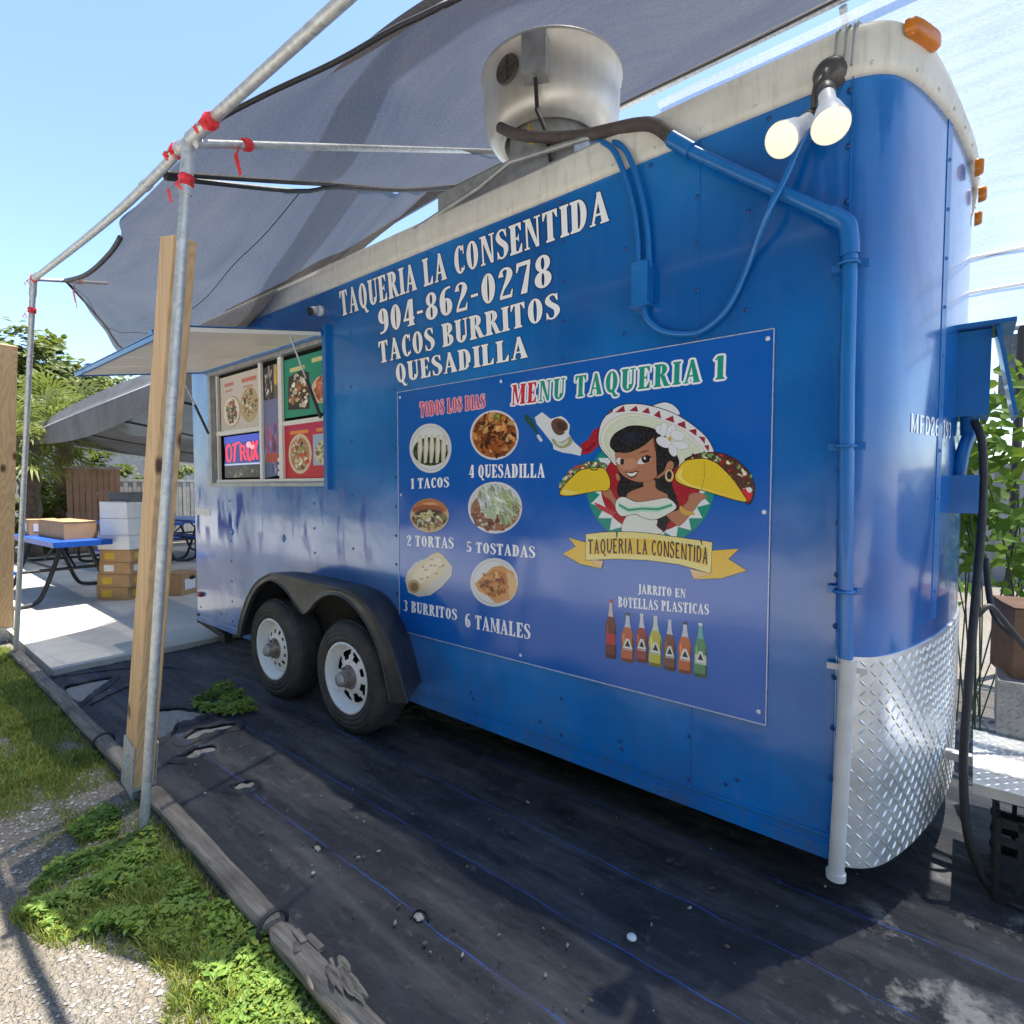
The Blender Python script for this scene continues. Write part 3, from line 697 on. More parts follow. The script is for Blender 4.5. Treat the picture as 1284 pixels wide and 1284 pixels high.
# window opening in the near side
WX0 = on_y(266, 606).x; WX1 = on_y(410, 606).x; WZ0 = on_y(411, 604).z; WZ1 = on_y(411, 428).z
b = MB()
xs = [FOOT[0][0], WX0, WX1, FOOT[1][0]]; zs = [ZB, WZ0, WZ1, ZT]
def rectxz(x0, x1, z0, z1, y=0): b.add([(x0, y, z0), (x1, y, z0), (x1, y, z1), (x0, y, z1)], [(0, 1, 2, 3)])
for i in range(3):
    for j in range(3):
        if i == 1 and j == 1: continue
        rectxz(xs[i], xs[i+1], zs[j], zs[j+1])
L_ = FOOT[1:] + [FOOT[0]]
for k_ in range(len(L_)-1):
    (x0, y0), (x1, y1) = L_[k_], L_[k_+1]
    b.add([(x0, y0, ZB), (x1, y1, ZB), (x1, y1, ZT), (x0, y0, ZT)], [(0, 1, 2, 3)], 0, 0 < k_ < len(F2))
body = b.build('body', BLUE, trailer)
bm = bmesh.new(); bm.from_mesh(body.data); bmesh.ops.remove_doubles(bm, verts=bm.verts, dist=.0005); bm.to_mesh(body.data); bm.free()
u = MB(); n = len(FOOT); lo = offset_loop(FOOT, -.02)
u.add([(x, y, ZB+.004) for x, y in lo], [tuple(range(n))[::-1]])
for y in (.25, 1.0, 1.8): u.box(((XR-.3)/2, y, ZB-.045), (-XR-.7, .06, .09))
u.box((-2.9, 1.06, ZB-.03), (.1, 2.0, .08)); u.build('underframe', DARK, trailer)
# roof trim and roof sheet
t = MB(); prof = [(.0, ZT-.012), (.014, ZT-.010), (.018, ZT+.02), (.022, ZT+.075), (.018, ZR-.022), (.004, ZR-.004), (-.03, ZR+.003)]
loops = [[(x, y, z) for x, y in offset_loop(FOOT, d)] for d, z in prof]
vs = [p for l in loops for p in l]
def hf(i):
    if not 1 <= i <= len(F2): return 1.0
    q_ = min(cum[i-1], cum[-1]-cum[i-1]); q_ = max(0, min(1, (q_-.26)/.55)); return 1-.74*q_*q_*(3-2*q_)
vs = [Vector((p[0], p[1], p[2] if p[2] < ZT+.03 else ZT+.03+(p[2]-ZT-.03)*hf(i % n))) for i, p in enumerate(vs)]
t.add(vs, [(a*n+i, a*n+(i+1) % n, (a+1)*n+(i+1) % n, (a+1)*n+i) for a in range(len(prof)-1) for i in range(n)], 0, True)
for sv in [i*.15 for i in range(0, 12)]:
    q = foot(sv, .019); t.lathe([(0, .005), (.005, .003), (.007, 0)], (q.x, q.y, ZT+.012), (Vector((q.x, q.y, 0))-Vector((foot(sv, 0).x, foot(sv, 0).y, 0))), 8)
for i in range(28):
    t.lathe([(0, .005), (.005, .003), (.007, 0)], (XR+.1+i*.18, -.018, ZT+.012), (0, -1, 0), 8)
t.build('roof_trim', CREAM, trailer)
r_ = MB(); inn = offset_loop(FOOT, -.03); cx_, cy_ = (XR-.04)/2, 1.06
r_.add([(x, y, ZT+.03+(ZR+.003-ZT-.03)*hf(i)) for i, (x, y) in enumerate(inn)] + [(cx_+(x-cx_)*.6, cy_+(y-cy_)*.6, ZR+.05) for x, y in inn], [(i, (i+1) % n, n+(i+1) % n, n+i) for i in range(n)] + [tuple(range(n, 2*n))], 0, True)
r_.build('roof', CREAM, trailer)
# bottom rail, seams and rivets
q = MB()
xe = on_y(1043, 900).x; q.box(((XR+.03+xe)/2, -.005, ZB+.022), (xe-XR-.03, .010, .044)); q.box(((XR+.03+xe)/2, -.004, ZB+.075), (xe-XR-.03, .006, .010))
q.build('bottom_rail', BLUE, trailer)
sm = MB(); rv = MB()
def rivet(mb, x, z, y=-.001): mb.lathe([(0, .0045), (.006, .003), (.0085, 0)], (x, y, z), (0, -1, 0), 8)
SEAMS = [on_y(p, 700).x for p in (290, 395, 497, 705, 868, 1050)]
for i, x in enumerate(SEAMS):
    z1 = ZT if i not in (0, 1) else WZ0-.05
    if i in (4, 5): sm.box((x+.008, -.0012, (ZB+.05+z1)/2), (.0035, .0024, z1-ZB-.05))
    z = ZB+.10
    while z < z1-.03: rivet(rv, x, z); z += .165
for x in [on_y(p, 700).x for p in (443, 590, 780, 930)]:
    z = ZB+.16
    while z < ZT-.03: rivet(rv, x, z); z += .33
x = XR+.1
while x < -.5: rivet(rv, x, ZB+.13); rivet(rv, x+.1, ZT-.035); x += .42
sm.build('panel_seam', DARK if 0 else BLUE2, trailer); rv.build('rivets', RIV, trailer)['kind'] = 'stuff'
# nose seam with rivets
ns = MB(); q0 = foot(.62, .002); 
ns.grid(lambda u_, v_: Vector((*foot(.605+.05*u_, .0022+.001*(u_ > .5)), .95+(ZT-.96)*v_)), 4, 1); ns.grid(lambda u_, v_: Vector((*foot(.605, .0022*u_), .95+(ZT-.96)*v_)), 1, 1)
for i in range(10):
    z = 1.05+i*.165; nrm = (foot(.63, .01)-foot(.63, 0)); p_ = foot(.63, .0032); ns.lathe([(0, .005), (.005, .003), (.007, 0)], (p_.x, p_.y, z), (nrm.x, nrm.y, 0), 8)
ns.build('nose_seam', BLUE2, trailer)

# stone guard of tread plate round the nose
SG0, SG1 = ZB-.018, on_y(1050, 822).z
x_start = on_y(1046, 900).x; s_tot = cum[-1]
def gpt(sv, z, off=.006):
    if sv < 0: return Vector((F2[0][0]+sv, -off, z))
    a = foot(sv, off); return Vector((a.x, a.y, z))
sa = x_start-F2[0][0]
sg = MB(); NS = 70
def sgf(u_, v_): return gpt(sa+(s_tot*.62-sa)*u_, SG0+(SG1-SG0)*v_)
sg.grid(sgf, NS, 6)
sg.grid(lambda u_, v_: gpt(sa+(s_tot*.62-sa)*u_, SG1, .006-.006*v_), NS, 1); sg.grid(lambda u_, v_: gpt(sa+(s_tot*.62-sa)*u_, SG0, .006-.02*v_), NS, 1)
sg.add([gpt(sa, SG0, .006), gpt(sa, SG1, .006), gpt(sa, SG1, 0), gpt(sa, SG0, 0)], [(0, 1, 2, 3)])
pit = .031; i = 0; sv = sa+.045
while sv < s_tot*.60:
    j = 0; z = SG0+.012
    while z < SG1-.012:
        ang = R(45) if (i+j) % 2 else R(-45); hl, hw = .0175, .0044; ca, sa_ = math.cos(ang), math.sin(ang)
        def lp(a, c, hgt): return gpt(sv+a*ca-c*sa_, z+a*sa_+c*ca, .0055+hgt)
        sg.add([lp(-hl, 0, 0), lp(-hl*.3, -hw, 0), lp(hl*.3, -hw, 0), lp(hl, 0, 0), lp(hl*.3, hw, 0), lp(-hl*.3, hw, 0), lp(-hl*.55, 0, .0032), lp(hl*.55, 0, .0032)],
               [(0, 1, 6), (1, 2, 7, 6), (2, 3, 7), (3, 4, 7), (4, 5, 6, 7), (5, 0, 6)], 0, False)
        z += pit; j += 1
    sv += pit; i += 1
guard = sg.build('stone_guard', ALU, trailer)
for i in range(6):
    h = MB(); h.lathe([(0, .004), (.006, .003), (.008, 0)], (x_start+.018, -.0065, SG0+.08+i*.115), (0, -1, 0), 8); h.build('guard_screw', RUST, guard)
# lamps on the trailer
def marker(c, sx, sz, ax, mat, name, label=None):
    mb = MB(); z = Vector(ax).normalized(); x = Vector((0, 0, 1)).cross(z).normalized(); y = Vector((0, 0, 1)); c = Vector(c)
    pr = [(1, 0), (1, .3), (.9, .8), (.7, 1)]; vs = []
    for k_, h_ in pr:
        for i in range(16):
            a = 2*math.pi*i/16; ca, sn = math.cos(a), math.sin(a); ca = abs(ca)**.45*(1 if ca >= 0 else -1); sn = abs(sn)**.45*(1 if sn >= 0 else -1)
            vs.append(c+x*ca*sx*k_+y*sn*sz*k_+z*h_*.028)
    mb.add(vs, [(a*16+i, a*16+(i+1) % 16, (a+1)*16+(i+1) % 16, (a+1)*16+i) for a in range(3) for i in range(16)]+[tuple(range(48, 64))], 0, True)
    o = mb.build(name, mat, trailer)
    if label: o['label'] = label
    return o
q0 = foot(.30, .02); n0 = foot(.30, 1)-foot(.30, 0); marker((q0.x, q0.y, ZT+.108), .085, .026, (n0.x, n0.y, 0), AMBER, 'marker_lamp')
for y in (.82, 1.06, 1.30):
    sv = min(cum, key=lambda c_: abs(foot(c_).y-y)); p_ = foot(sv, .018); marker((p_.x, p_.y, ZT-.04), .030, .026, (1, 0, 0), AMBER, 'clearance_lamp')
pr_ = on_y(252, 745); marker((pr_.x, -.002, pr_.z), .05, .02, (0, -1, 0), REDL, 'side_marker')
mb = MB(); a = on_y(252, 776, .02); c = on_y(284, 797, .02)
mb.beam(a, c, .05, .05); mb.box((c.x, .02, c.z-.02), (.07, .06, .07)); mb.box((a.x, .02, a.z+.02), (.05, .05, .10)); mb.build('stabiliser_jack', BLACK, trailer)
# small sticker near the rear edge
mb = MB(); a, c = on_y(246, 637), on_y(264, 647)
mb.box(((a.x+c.x)/2, -.0015, (a.z+c.z)/2), (c.x-a.x, .002, a.z-c.z)); mb.build('sticker', LABELW, trailer)
for px, py in ((291, 667), (356, 675)):
    mb = MB(); p_ = on_y(px, py); mb.box((p_.x, -.003, p_.z), (.055, .006, .012)); mb.box((p_.x, -.004, p_.z), (.012, .008, .05)); mb.build('panel_latch', BLUE2, trailer)

# ---- wheels and fender
FY = -.25; WY = -.2
def fy(px, py): return on_y(px, py, FY)
zf = (230, 600, 3.891)
def zp(X, Y, z=zf): return (z[0]+X/z[2], z[1]+Y/z[2])
outer = [fy(*zp(*p)) for p in ((258, 776), (272, 690), (300, 595), (345, 515), (400, 475), (450, 466), (640, 512), (800, 556), (900, 628), (985, 770), (1045, 930), (1092, 1098))]
inner = [fy(*zp(*p)) for p in ((276, 776), (292, 700), (320, 610), (358, 535), (405, 497), (445, 497), (500, 545), (545, 610), (582, 655), (612, 640), (655, 590), (710, 562), (770, 572), (840, 630), (910, 740), (965, 880), (1012, 1092))]
oo = spline(outer, 5); ii = spline(inner, 5)
def resample(pl, n_):
    d = [0]
    for a, c in zip(pl, pl[1:]): d.append(d[-1]+(c-a).length)
    out = []; k_ = 0
    for i in range(n_+1):
        tt = d[-1]*i/n_
        while k_ < len(d)-2 and d[k_+1] < tt: k_ += 1
        out.append(pl[k_].lerp(pl[k_+1], (tt-d[k_])/max(1e-9, d[k_+1]-d[k_])))
    return out
N_ = 80; oo = resample(oo, N_)
# match the inner line to the outer one by its x-position along the arc
ii = resample(ii, N_)
fm = MB()
cen = sum(oo, Vector())/len(oo)
cen.z = ZB
def fback(p, f): return Vector((cen.x+(p.x-cen.x)*(1-(.19 if p.x > cen.x else .12)*f), p.y+.25*f, cen.z+(p.z-cen.z)*(1-.04*f)))
fm.grid(lambda u_, v_: (oo[round(u_*N_)]+Vector((0, .003, .006)) if 0 < v_ < .2 else fback(oo[round(u_*N_)], v_)+Vector((0, 0, .014*math.sin(v_*3.14)))), N_, 6)
fm.grid(lambda u_, v_: oo[round(u_*N_)].lerp(ii[round(u_*N_)], v_)+Vector((0, .004*math.sin(v_*3.14), 0)), N_, 4)
fm.grid(lambda u_, v_: ii[round(u_*N_)]+Vector((0, (0, -.008, -.004, .02)[round(v_*3)], (0, -.002, -.010, -.010)[round(v_*3)])), N_, 3)
fm.build('fender', FENDER, trailer)
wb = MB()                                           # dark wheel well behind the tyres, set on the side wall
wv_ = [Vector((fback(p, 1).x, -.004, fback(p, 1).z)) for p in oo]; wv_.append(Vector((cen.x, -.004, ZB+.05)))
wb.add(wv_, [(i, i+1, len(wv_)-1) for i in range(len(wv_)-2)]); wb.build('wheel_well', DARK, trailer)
mud = MB(); 
def wheel(cx0, cz0, holes):
    R0 = cz0; r = R0; c = Vector((cx0, WY, cz0)); ax = (0, -1, 0)
    ty = MB(); rr = .196
    prof = [(rr*1.04, -.004), (rr*1.12, .012), (rr*1.20, .017), (rr*1.215, .0145), (rr*1.25, .0145), (rr*1.265, .017), (rr*1.36, .016), (rr*1.375, .0125), (rr*1.40, .0125), (rr*1.41, .0155), (r*.88, .010), (r*.945, .0), (r*.972, -.014), (r*.985, -.03), (r, -.05), (r, -.17), (r*.97, -.20), (r*.8, -.215), (rr, -.2)]
    ty.lathe(prof, c, ax, 56)
    for i in range(64):
        a = 2*math.pi*i/64; d = Vector((math.cos(a), 0, math.sin(a)))
        for k_ in range(4):
            yo = .045+.036*k_; aa = a+(.03 if k_ % 2 else 0); d = Vector((math.cos(aa), 0, math.sin(aa)))
            ty.box(c+d*(r-.001)+Vector((0, yo, 0)), (.022, .028, .008), Matrix((Vector((-d.z, 0, d.x)), Vector((0, 1, 0)), d)).transposed())
    w_ = ty.build('wheel', TYRE, trailer)
    rm = MB()
    rm.lathe([(rr*1.05, .002), (rr*1.06, .010), (rr*1.0, .012), (rr*.965, .006), (rr*.955, -.008), (rr*.93, -.012), (rr*.915, -.012), (rr*.905, -.03), (rr*.875, -.034), (rr*.86, -.036), (rr*.85, -.055), (rr*.80, -.05)], c, ax, 56)
    ro, ri = rr*.80, rr*.44
    nh = holes; seg = nh*8; vs = []
    def ring_r(k_): return [ro, ro*.97, ro*.80, ri*1.15, ri, rr*.36][k_]
    dep = [-.05, -.045, -.036, -.028, -.022, -.018]
    for k_ in range(6):
        for i in range(seg):
            a = 2*math.pi*i/seg; vs.append(c+Vector((math.cos(a)*ring_r(k_), -dep[k_], math.sin(a)*ring_r(k_))))
    fs = []
    for k_ in range(5):
        for i in range(seg):
            if k_ in (1, 2) and (i % 8) in (((1, 2, 3, 4, 5, 6) if k_ == 1 else (2, 3, 4, 5)) if nh == 8 else ((2, 3, 4) if k_ == 2 else ())): continue
            fs.append((k_*seg+i, k_*seg+(i+1) % seg, (k_+1)*seg+(i+1) % seg, (k_+1)*seg+i))
    rm.add(vs, fs, 0, False)
    rm.build('rim', RIM, w_)
    bk = MB(); bk.lathe([(rr*.9, -.11), (0, -.11)], c, ax, 32); bk.lathe([(rr*.86, -.055), (rr*.9, -.11)], c, ax, 32); bk.build('brake_drum', DARK, w_)
    hb = MB(); hb.lathe([(rr*.37, -.024), (rr*.34, -.016), (rr*.30, -.014), (rr*.25, -.012), (rr*.235, .01), (rr*.225, .036), (rr*.20, .044), (rr*.18, .046), (rr*.16, .042), (0, .042)], c, ax, 24)
    for i in range(6):
        a = 2*math.pi*i/6+.3; hb.lathe([(.008, 0), (.008, .014), (.005, .019), (0, .019)], c+Vector((math.cos(a)*rr*.33, .018, math.sin(a)*rr*.31)), ax, 6, 0, False)
    hb.lathe([(rr*.205, .044), (rr*.19, .052), (rr*.10, .056), (0, .056)], c, ax, 24, 1)
    hb.build('hub', [RUST, GREYM], w_)
    return w_
HZ = .345
fc = on_y(434.5, 850, WY); rc = on_y(342, 813, WY)
wheel(fc.x, fc.z, 8)['label'] = 'front wheel with triangular spoke openings in a dirty white rim'
wheel(rc.x, rc.z-.004, 12)['label'] = 'rear wheel with small slots in a cleaner white rim'
ax_ = MB()
for x in (fc.x, rc.x): ax_.tube([(x, -.1, fc.z), (x, 2.2, fc.z)], .04, 12)
for x in (fc.x, rc.x): ax_.lathe([(0, 0), (fc.z, 0), (fc.z, .2), (0, .2)], (x, 2.1, fc.z), (0, 1, 0), 32)
ax_.build('axle', BLACK, trailer)
# ---- serving window
fr = MB(); D_ = .05
def bar(mb, x0, x1, z0, z1, y0=-.012, y1=.03, mi=0): mb.box(((x0+x1)/2, (y0+y1)/2, (z0+z1)/2), (x1-x0, y1-y0, z1-z0), None, mi)
bar(fr, WX0-.02, WX1+.015, WZ0-.03, WZ0-.004, -.022, .03); bar(fr, WX0-.02, WX0+.03, WZ0-.004, WZ1)
bar(fr, WX0-.02, WX1, WZ1, WZ1+.03, -.012, .03)
winf = fr.build('serving_window', GREYM, trailer)
jb = MB(); bar(jb, WX1+.015, WX1+.055, WZ0-.05, WZ1+.10, -.03, .0); jb.build('window_jamb', BLUE2, trailer)
rec = MB(); yb = .16
for a in ([(WX0, .03, WZ0), (WX1, .03, WZ0), (WX1, yb, WZ0), (WX0, yb, WZ0)], [(WX0, .03, WZ1), (WX1, .03, WZ1), (WX1, yb, WZ1), (WX0, yb, WZ1)], [(WX0, .03, WZ0), (WX0, yb, WZ0), (WX0, yb, WZ1), (WX0, .03, WZ1)], [(WX1, .03, WZ0), (WX1, yb, WZ0), (WX1, yb, WZ1), (WX1, .03, WZ1)], [(WX0, yb, WZ0), (WX1, yb, WZ0), (WX1, yb, WZ1), (WX0, yb, WZ1)]):
    rec.add(a, [(0, 1, 2, 3)])
rec.build('window_recess', DARK, winf)
YP = .036
pz = (220, 370, 5.583)
def pp(X, Y, y=YP): return on_y(220+X/5.583, 370+Y/5.583, y)
# sliding panel frames
sf = MB()
def vbar(px, w_, y): 
    x = on_y(px, 560, y).x; sf.box((x, y, (WZ0+WZ1)/2), (w_, .02, WZ1-WZ0))
vbar(274.5, .035, .04); vbar(328.5, .035, .026); vbar(353.5, .05, .026)
xa, xb, xc_, xd = on_y(274, 560, YP).x, on_y(328, 560, YP).x, on_y(353, 560, YP).x, WX1
zmid = on_y(300, 541, YP).z; sf.box(((xa+xb)/2, .03, zmid), (xb-xa, .02, .035))
zm2 = on_y(384, 528, YP).z; sf.box(((xc_+xd)/2, .03, zm2), (xd-xc_, .02, .03)); sf.box(((xa+xd)/2, .028, WZ0+.012), (xd-xa, .03, .024))
sf.build('sliding_frame', LABELW, winf)
def disc(cx, cy, rx, ry, n=20, wob=0, rot=0): return [(cx+(rx*(1+wob*rnd.uniform(-1, 1)))*math.cos(2*math.pi*i/n+rot), cy+(ry*(1+wob*rnd.uniform(-1, 1)))*math.sin(2*math.pi*i/n+rot)) for i in range(n)]
def quad(x0, y0, x1, y1): return [(x0, y0), (x1, y0), (x1, y1), (x0, y1)]
def bits(cx, cy, rx, ry, pal, n, r0, r1, nv=6, elong=1.0, rot=None):
    out = []
    for _ in range(n):
        a, q_ = rnd.uniform(0, 6.283), math.sqrt(rnd.random()); c = pal[rnd.randrange(len(pal))]; j = rnd.uniform(.8, 1.12)
        r = rnd.uniform(r0, r1); th = rnd.uniform(0, 3.14) if rot is None else rot+rnd.uniform(-.5, .5); px, py = cx+rx*q_*math.cos(a), cy+ry*q_*math.sin(a)
        pts = []
        for k_ in range(nv):
            t_ = 2*math.pi*k_/nv; rad = r*rnd.uniform(.7, 1.2); ex, ey = rad*elong*math.cos(t_), rad*math.sin(t_)/elong**.5
            pts.append((px+ex*math.cos(th)-ey*math.sin(th), py+ex*math.sin(th)+ey*math.cos(th)))
        out.append((tuple(min(255, v*j) for v in c), pts))
    return out
def poster(name, label, X0, Y0, X1, Y1, Y0r, Y1r, shapes, y=YP):
    """local 0..100 square drawing stretched on the window plane between photograph columns X0 and X1"""
    a, b_, c, d = [on_y(220+px/5.583, 370+py/5.583, y) for px, py in ((X0, Y0), (X1, Y0r), (X1, Y1r), (X0, Y1))]
    x0, x1 = a.x, b_.x; z1, z0 = (a.z+b_.z)/2, (c.z+d.z)/2
    z1 = min(z1, WZ1-.01); mb = MB()
    ok = lambda p: 0 <= p[0] <= 100 and 0 <= p[1] <= 100
    art(mb, shapes, lambda p: Vector((x0+(x1-x0)*max(0, min(100, p[0]))/100, y, z0+(z1-z0)*max(0, min(100, p[1]))/100)), ok)
    o = mb.build(name, LED if name == 'lit_sign' else PAPER, winf); o['label'] = label; return o
FOODG = [(90, 60, 30), (150, 105, 55), (200, 170, 110), (120, 140, 60), (225, 205, 160), (70, 45, 25), (180, 70, 40)]
sh = [((216, 205, 196), quad(-2, -2, 102, 102)), ((196, 160, 120), disc(30, 36, 24, 28)), ((235, 230, 220), disc(28, 36, 21, 26)), ((190, 170, 120), disc(74, 42, 22, 30))]
sh += bits(28, 36, 14, 20, FOODG, 60, 2, 5) + bits(74, 42, 17, 26, FOODG+[(235, 225, 200)], 80, 1.5, 4)
sh += [((205, 120, 110), quad(12, 82, 36, 88)), ((205, 120, 110), quad(56, 82, 92, 89)), ((205, 150, 135), quad(14, 72, 32, 76)), ((205, 150, 135), quad(60, 72, 84, 76))]
poster('food_poster', 'white poster of two plates of food', 312, 580, 590, 960, 512, 940, sh)
sh = [((24, 32, 110), quad(-2, -2, 102, 102)), ((38, 52, 160), quad(-2, 84, 102, 102)), ((20, 20, 24), quad(-2, -2, 102, 30)), ((150, 160, 190), quad(-2, 30, 102, 34))]
for cx_0, rx_0 in ((13, 10), (72, 8)): sh += [((230, 36, 56), disc(cx_0, 60, rx_0, 23, 18)), ((30, 34, 110), disc(cx_0+1, 60, rx_0-5, 17, 16))]
for q in ([(26, 38), (31, 38), (36, 84), (30, 82)], [(24, 76), (46, 82), (46, 86), (24, 81)], [(46, 40), (51, 39), (50, 82), (45, 80)], [(50, 78), (60, 74), (61, 60), (52, 56), (52, 61), (57, 63), (56, 70), (50, 73)], [(52, 58), (57, 58), (65, 40), (59, 40)], [(78, 40), (84, 40), (96, 82), (90, 84)], [(90, 40), (96, 42), (84, 84), (78, 82)]): sh += [((230, 40, 60), q)]
sh += [((236, 150, 165), disc(70, 76, 7, 7, 12)), ((236, 150, 165), disc(80, 70, 6, 5, 12))]
sh += bits(50, 14, 45, 12, [(60, 60, 50), (90, 80, 60), (40, 44, 50)], 26, 2, 5)
poster('lit_sign', 'dark blue sign with looping red letters', 340, 985, 590, 1290, 975, 1265, sh)
sh = [((120, 125, 170), quad(-2, -2, 102, 102)), ((40, 38, 40), quad(-2, 70, 56, 102)), ((200, 165, 90), quad(60, 82, 102, 102)), ((110, 90, 70), quad(56, 70, 102, 84)), ((150, 110, 160), quad(-2, 22, 102, 48)), ((90, 110, 150), quad(-2, -2, 102, 16))]
sh += bits(30, 86, 24, 14, [(230, 225, 220), (60, 58, 56), (200, 190, 180)], 40, 1.5, 4) + bits(80, 92, 18, 9, [(220, 180, 70), (170, 120, 40), (120, 130, 50)], 24, 3, 7) + bits(50, 25, 46, 22, [(180, 80, 120), (170, 150, 190), (120, 60, 90), (90, 90, 170)], 40, 2, 7)
sh += [((190, 80, 50), quad(10, 14, 80, 22))] + [((235, 235, 235), quad(70, 2+i*6, 98, 5.5+i*6)) for i in range(3)]
poster('picture_strip', 'narrow strip of small pictures between the posters', 612, 505, 742, 1290, 470, 1270, sh)
sh = [((22, 150, 122), quad(-2, -2, 102, 102)), ((222, 216, 150), quad(14, 77, 48, 84)), ((222, 216, 150), quad(64, 84, 100, 91)), ((40, 30, 25), [(8, 14), (58, 10), (58, 70), (40, 76), (10, 70)])]
sh += bits(34, 42, 22, 28, [(236, 225, 205), (190, 120, 70), (70, 45, 30), (215, 190, 150), (150, 80, 45), (240, 235, 225)], 90, 2.5, 6) + [((230, 200, 170), disc(84, 38, 22, 22)), ((205, 110, 70), disc(86, 36, 16, 18))] + bits(86, 38, 15, 20, [(220, 130, 80), (240, 220, 190), (180, 90, 50)], 40, 2, 5)
poster('food_poster', 'green poster of tacos', 760, 470, 1072, 860, 360, 826, sh)
sh = [((206, 22, 36), quad(-2, -2, 102, 102)), ((198, 30, 90), [(-2, 84), (102, 80), (102, 102), (-2, 102)]), ((240, 150, 60), quad(14, 80, 56, 86)), ((240, 150, 60), quad(74, 80, 100, 86)), ((206, 22, 36), quad(-2, -2, 102, 10)), ((228, 206, 176), disc(36, 44, 27, 36)), ((190, 140, 90), disc(36, 44, 22, 30))]
sh += bits(36, 44, 19, 27, [(200, 60, 30), (230, 210, 180), (150, 150, 60), (120, 70, 40), (235, 225, 205), (205, 150, 90)], 80, 2.5, 6) + [((170, 190, 225), quad(66, 22, 102, 76)), ((230, 214, 170), disc(86, 42, 16, 18))] + bits(86, 44, 14, 18, [(235, 220, 150), (190, 150, 80), (240, 240, 235), (120, 130, 60)], 40, 2, 5)
poster('food_poster', 'red poster of a plate', 762, 905, 1072, 1290, 865, 1275, sh)
gl = MB(); gl.add([(xa, .014, WZ0), (xc_, .014, WZ0), (xc_, .014, WZ1), (xa, .014, WZ1)], [(0, 1, 2, 3)]); 

# ---- raised hatch over the window with its gas struts
HX0, HX1 = WX0-.09, WX1+.03; HZ1 = WZ1+.045
oc = on_y(208, 415, -.90); HO = Vector((0, oc.y, oc.z))
hd = Vector((0, HO.y+.02, HO.z-HZ1)); L0 = hd.length; hd.normalize(); hn = Vector((1, 0, 0)).cross(hd); hn = hn if hn.z > 0 else -hn
hm = MB(); ctr = Vector(((HX0+HX1)/2, -.02, HZ1))+hd*L0/2; rot = Matrix((Vector((1, 0, 0)), hd, hn)).transposed()
hm.box(ctr+hn*.018, (HX1-HX0, L0, .004), rot)
for xx, mi_ in ((HX0+.012, 0), (HX1-.012, 1)): hm.box(Vector((xx, ctr.y, ctr.z)), (.018, L0-.05, .022), rot, mi_)
hm.box(Vector((ctr.x, -.02, HZ1))+hd*(L0-.012), (HX1-HX0, .020, .024), rot); hm.box(Vector((ctr.x, -.02, HZ1))+hd*.012+hn*.002, (HX1-HX0, .024, .034), rot)
for xx in (HX0+.3, HX1-.3): hm.box(Vector((xx, -.02, HZ1))+hd*(L0-.03)+hn*.03, (.06, .05, .02), rot)
hatch = hm.build('serving_hatch', [BLUE2, HATCHU], trailer)
hu = MB(); hu.box(ctr+hn*.006, (HX1-HX0-.05, L0-.05, .018), rot)
for xx in (HX0+.45, HX0+.9, HX0+1.35): hu.box(Vector((xx, ctr.y, ctr.z))-hn*.004, (.02, L0-.07, .006), rot)
hu.build('hatch_lining', HATCHU, hatch)
for sx, name in ((HX1-.03, 0), (HX0+.11, 1)):
    st_ = MB(); top = Vector((sx, -.02, HZ1))+hd*.22-hn*.022; bot_ = Vector((WX1-.01 if not name else WX0+.03, -.03, on_y(411, 520).z-.02))
    mid = top.lerp(bot_, .5); st_.tube([top, mid], .006, 8, 0); st_.tube([mid, bot_], .011, 8, 1); st_.build('gas_strut', [GREYM, BLACK], trailer)
# camera dome by the lettering
p_ = on_y(398, 389, -.03); sc_ = MB(); sc_.lathe([(0, .0), (.035, 0), (.035, .02), (.03, .035)], (p_.x-.0, 0, p_.z), (0, -1, 0), 20); sc_.tube([(p_.x, -.03, p_.z), (p_.x+.035, -.10, p_.z-.03)], .026, 16)
so = sc_.build('security_camera', WHITE, trailer); lz = MB(); lz.lathe([(.0, .012), (.012, .010), (.02, .002), (.0262, 0), (.0262, -.012)], (p_.x+.035, -.10, p_.z-.03), (.45, -.85, -.36), 16); lz.build('camera_lens', BLACK, so)

# ---- lettering on the side
def P2(px, py): v = on_y(px, py, 0); return (v.x, v.z)
def lettering(name, parent, items, y, mat=PRINT, to=None):
    mb = MB()
    for it in items:
        art(mb, it, to or (lambda p: Vector((p[0], y, p[1]))))
    return mb.build(name, mat, parent)
WHT = (246, 247, 250)
SHD = (10, 24, 70)
def line(txt, b0, b1, t0, t1, c=WHT, **kw): return text_shapes(txt, [P2(*b0), P2(*b1)], [P2(*t0), P2(*t1)], c, **kw)
kw = dict(outline=SHD, ow=.028)
for nm, it in (('trailer_lettering', line('TAQUERIA LA CONSENTIDA', (428, 397), (764, 277), (425, 366), (763, 236), **kw)),
               ('trailer_lettering', line('904-862-0278', (475, 420), (693, 358), (473, 389), (692, 316), **kw)),
               ('trailer_lettering', line('TACOS BURRITOS', (476, 456), (702, 398), (474, 429), (701, 366), **kw)),
               ('trailer_lettering', line('QUESADILLA', (497, 481), (662, 448), (495, 457), (661, 420), **kw))):
    lettering(nm, trailer, [it], -.0015)
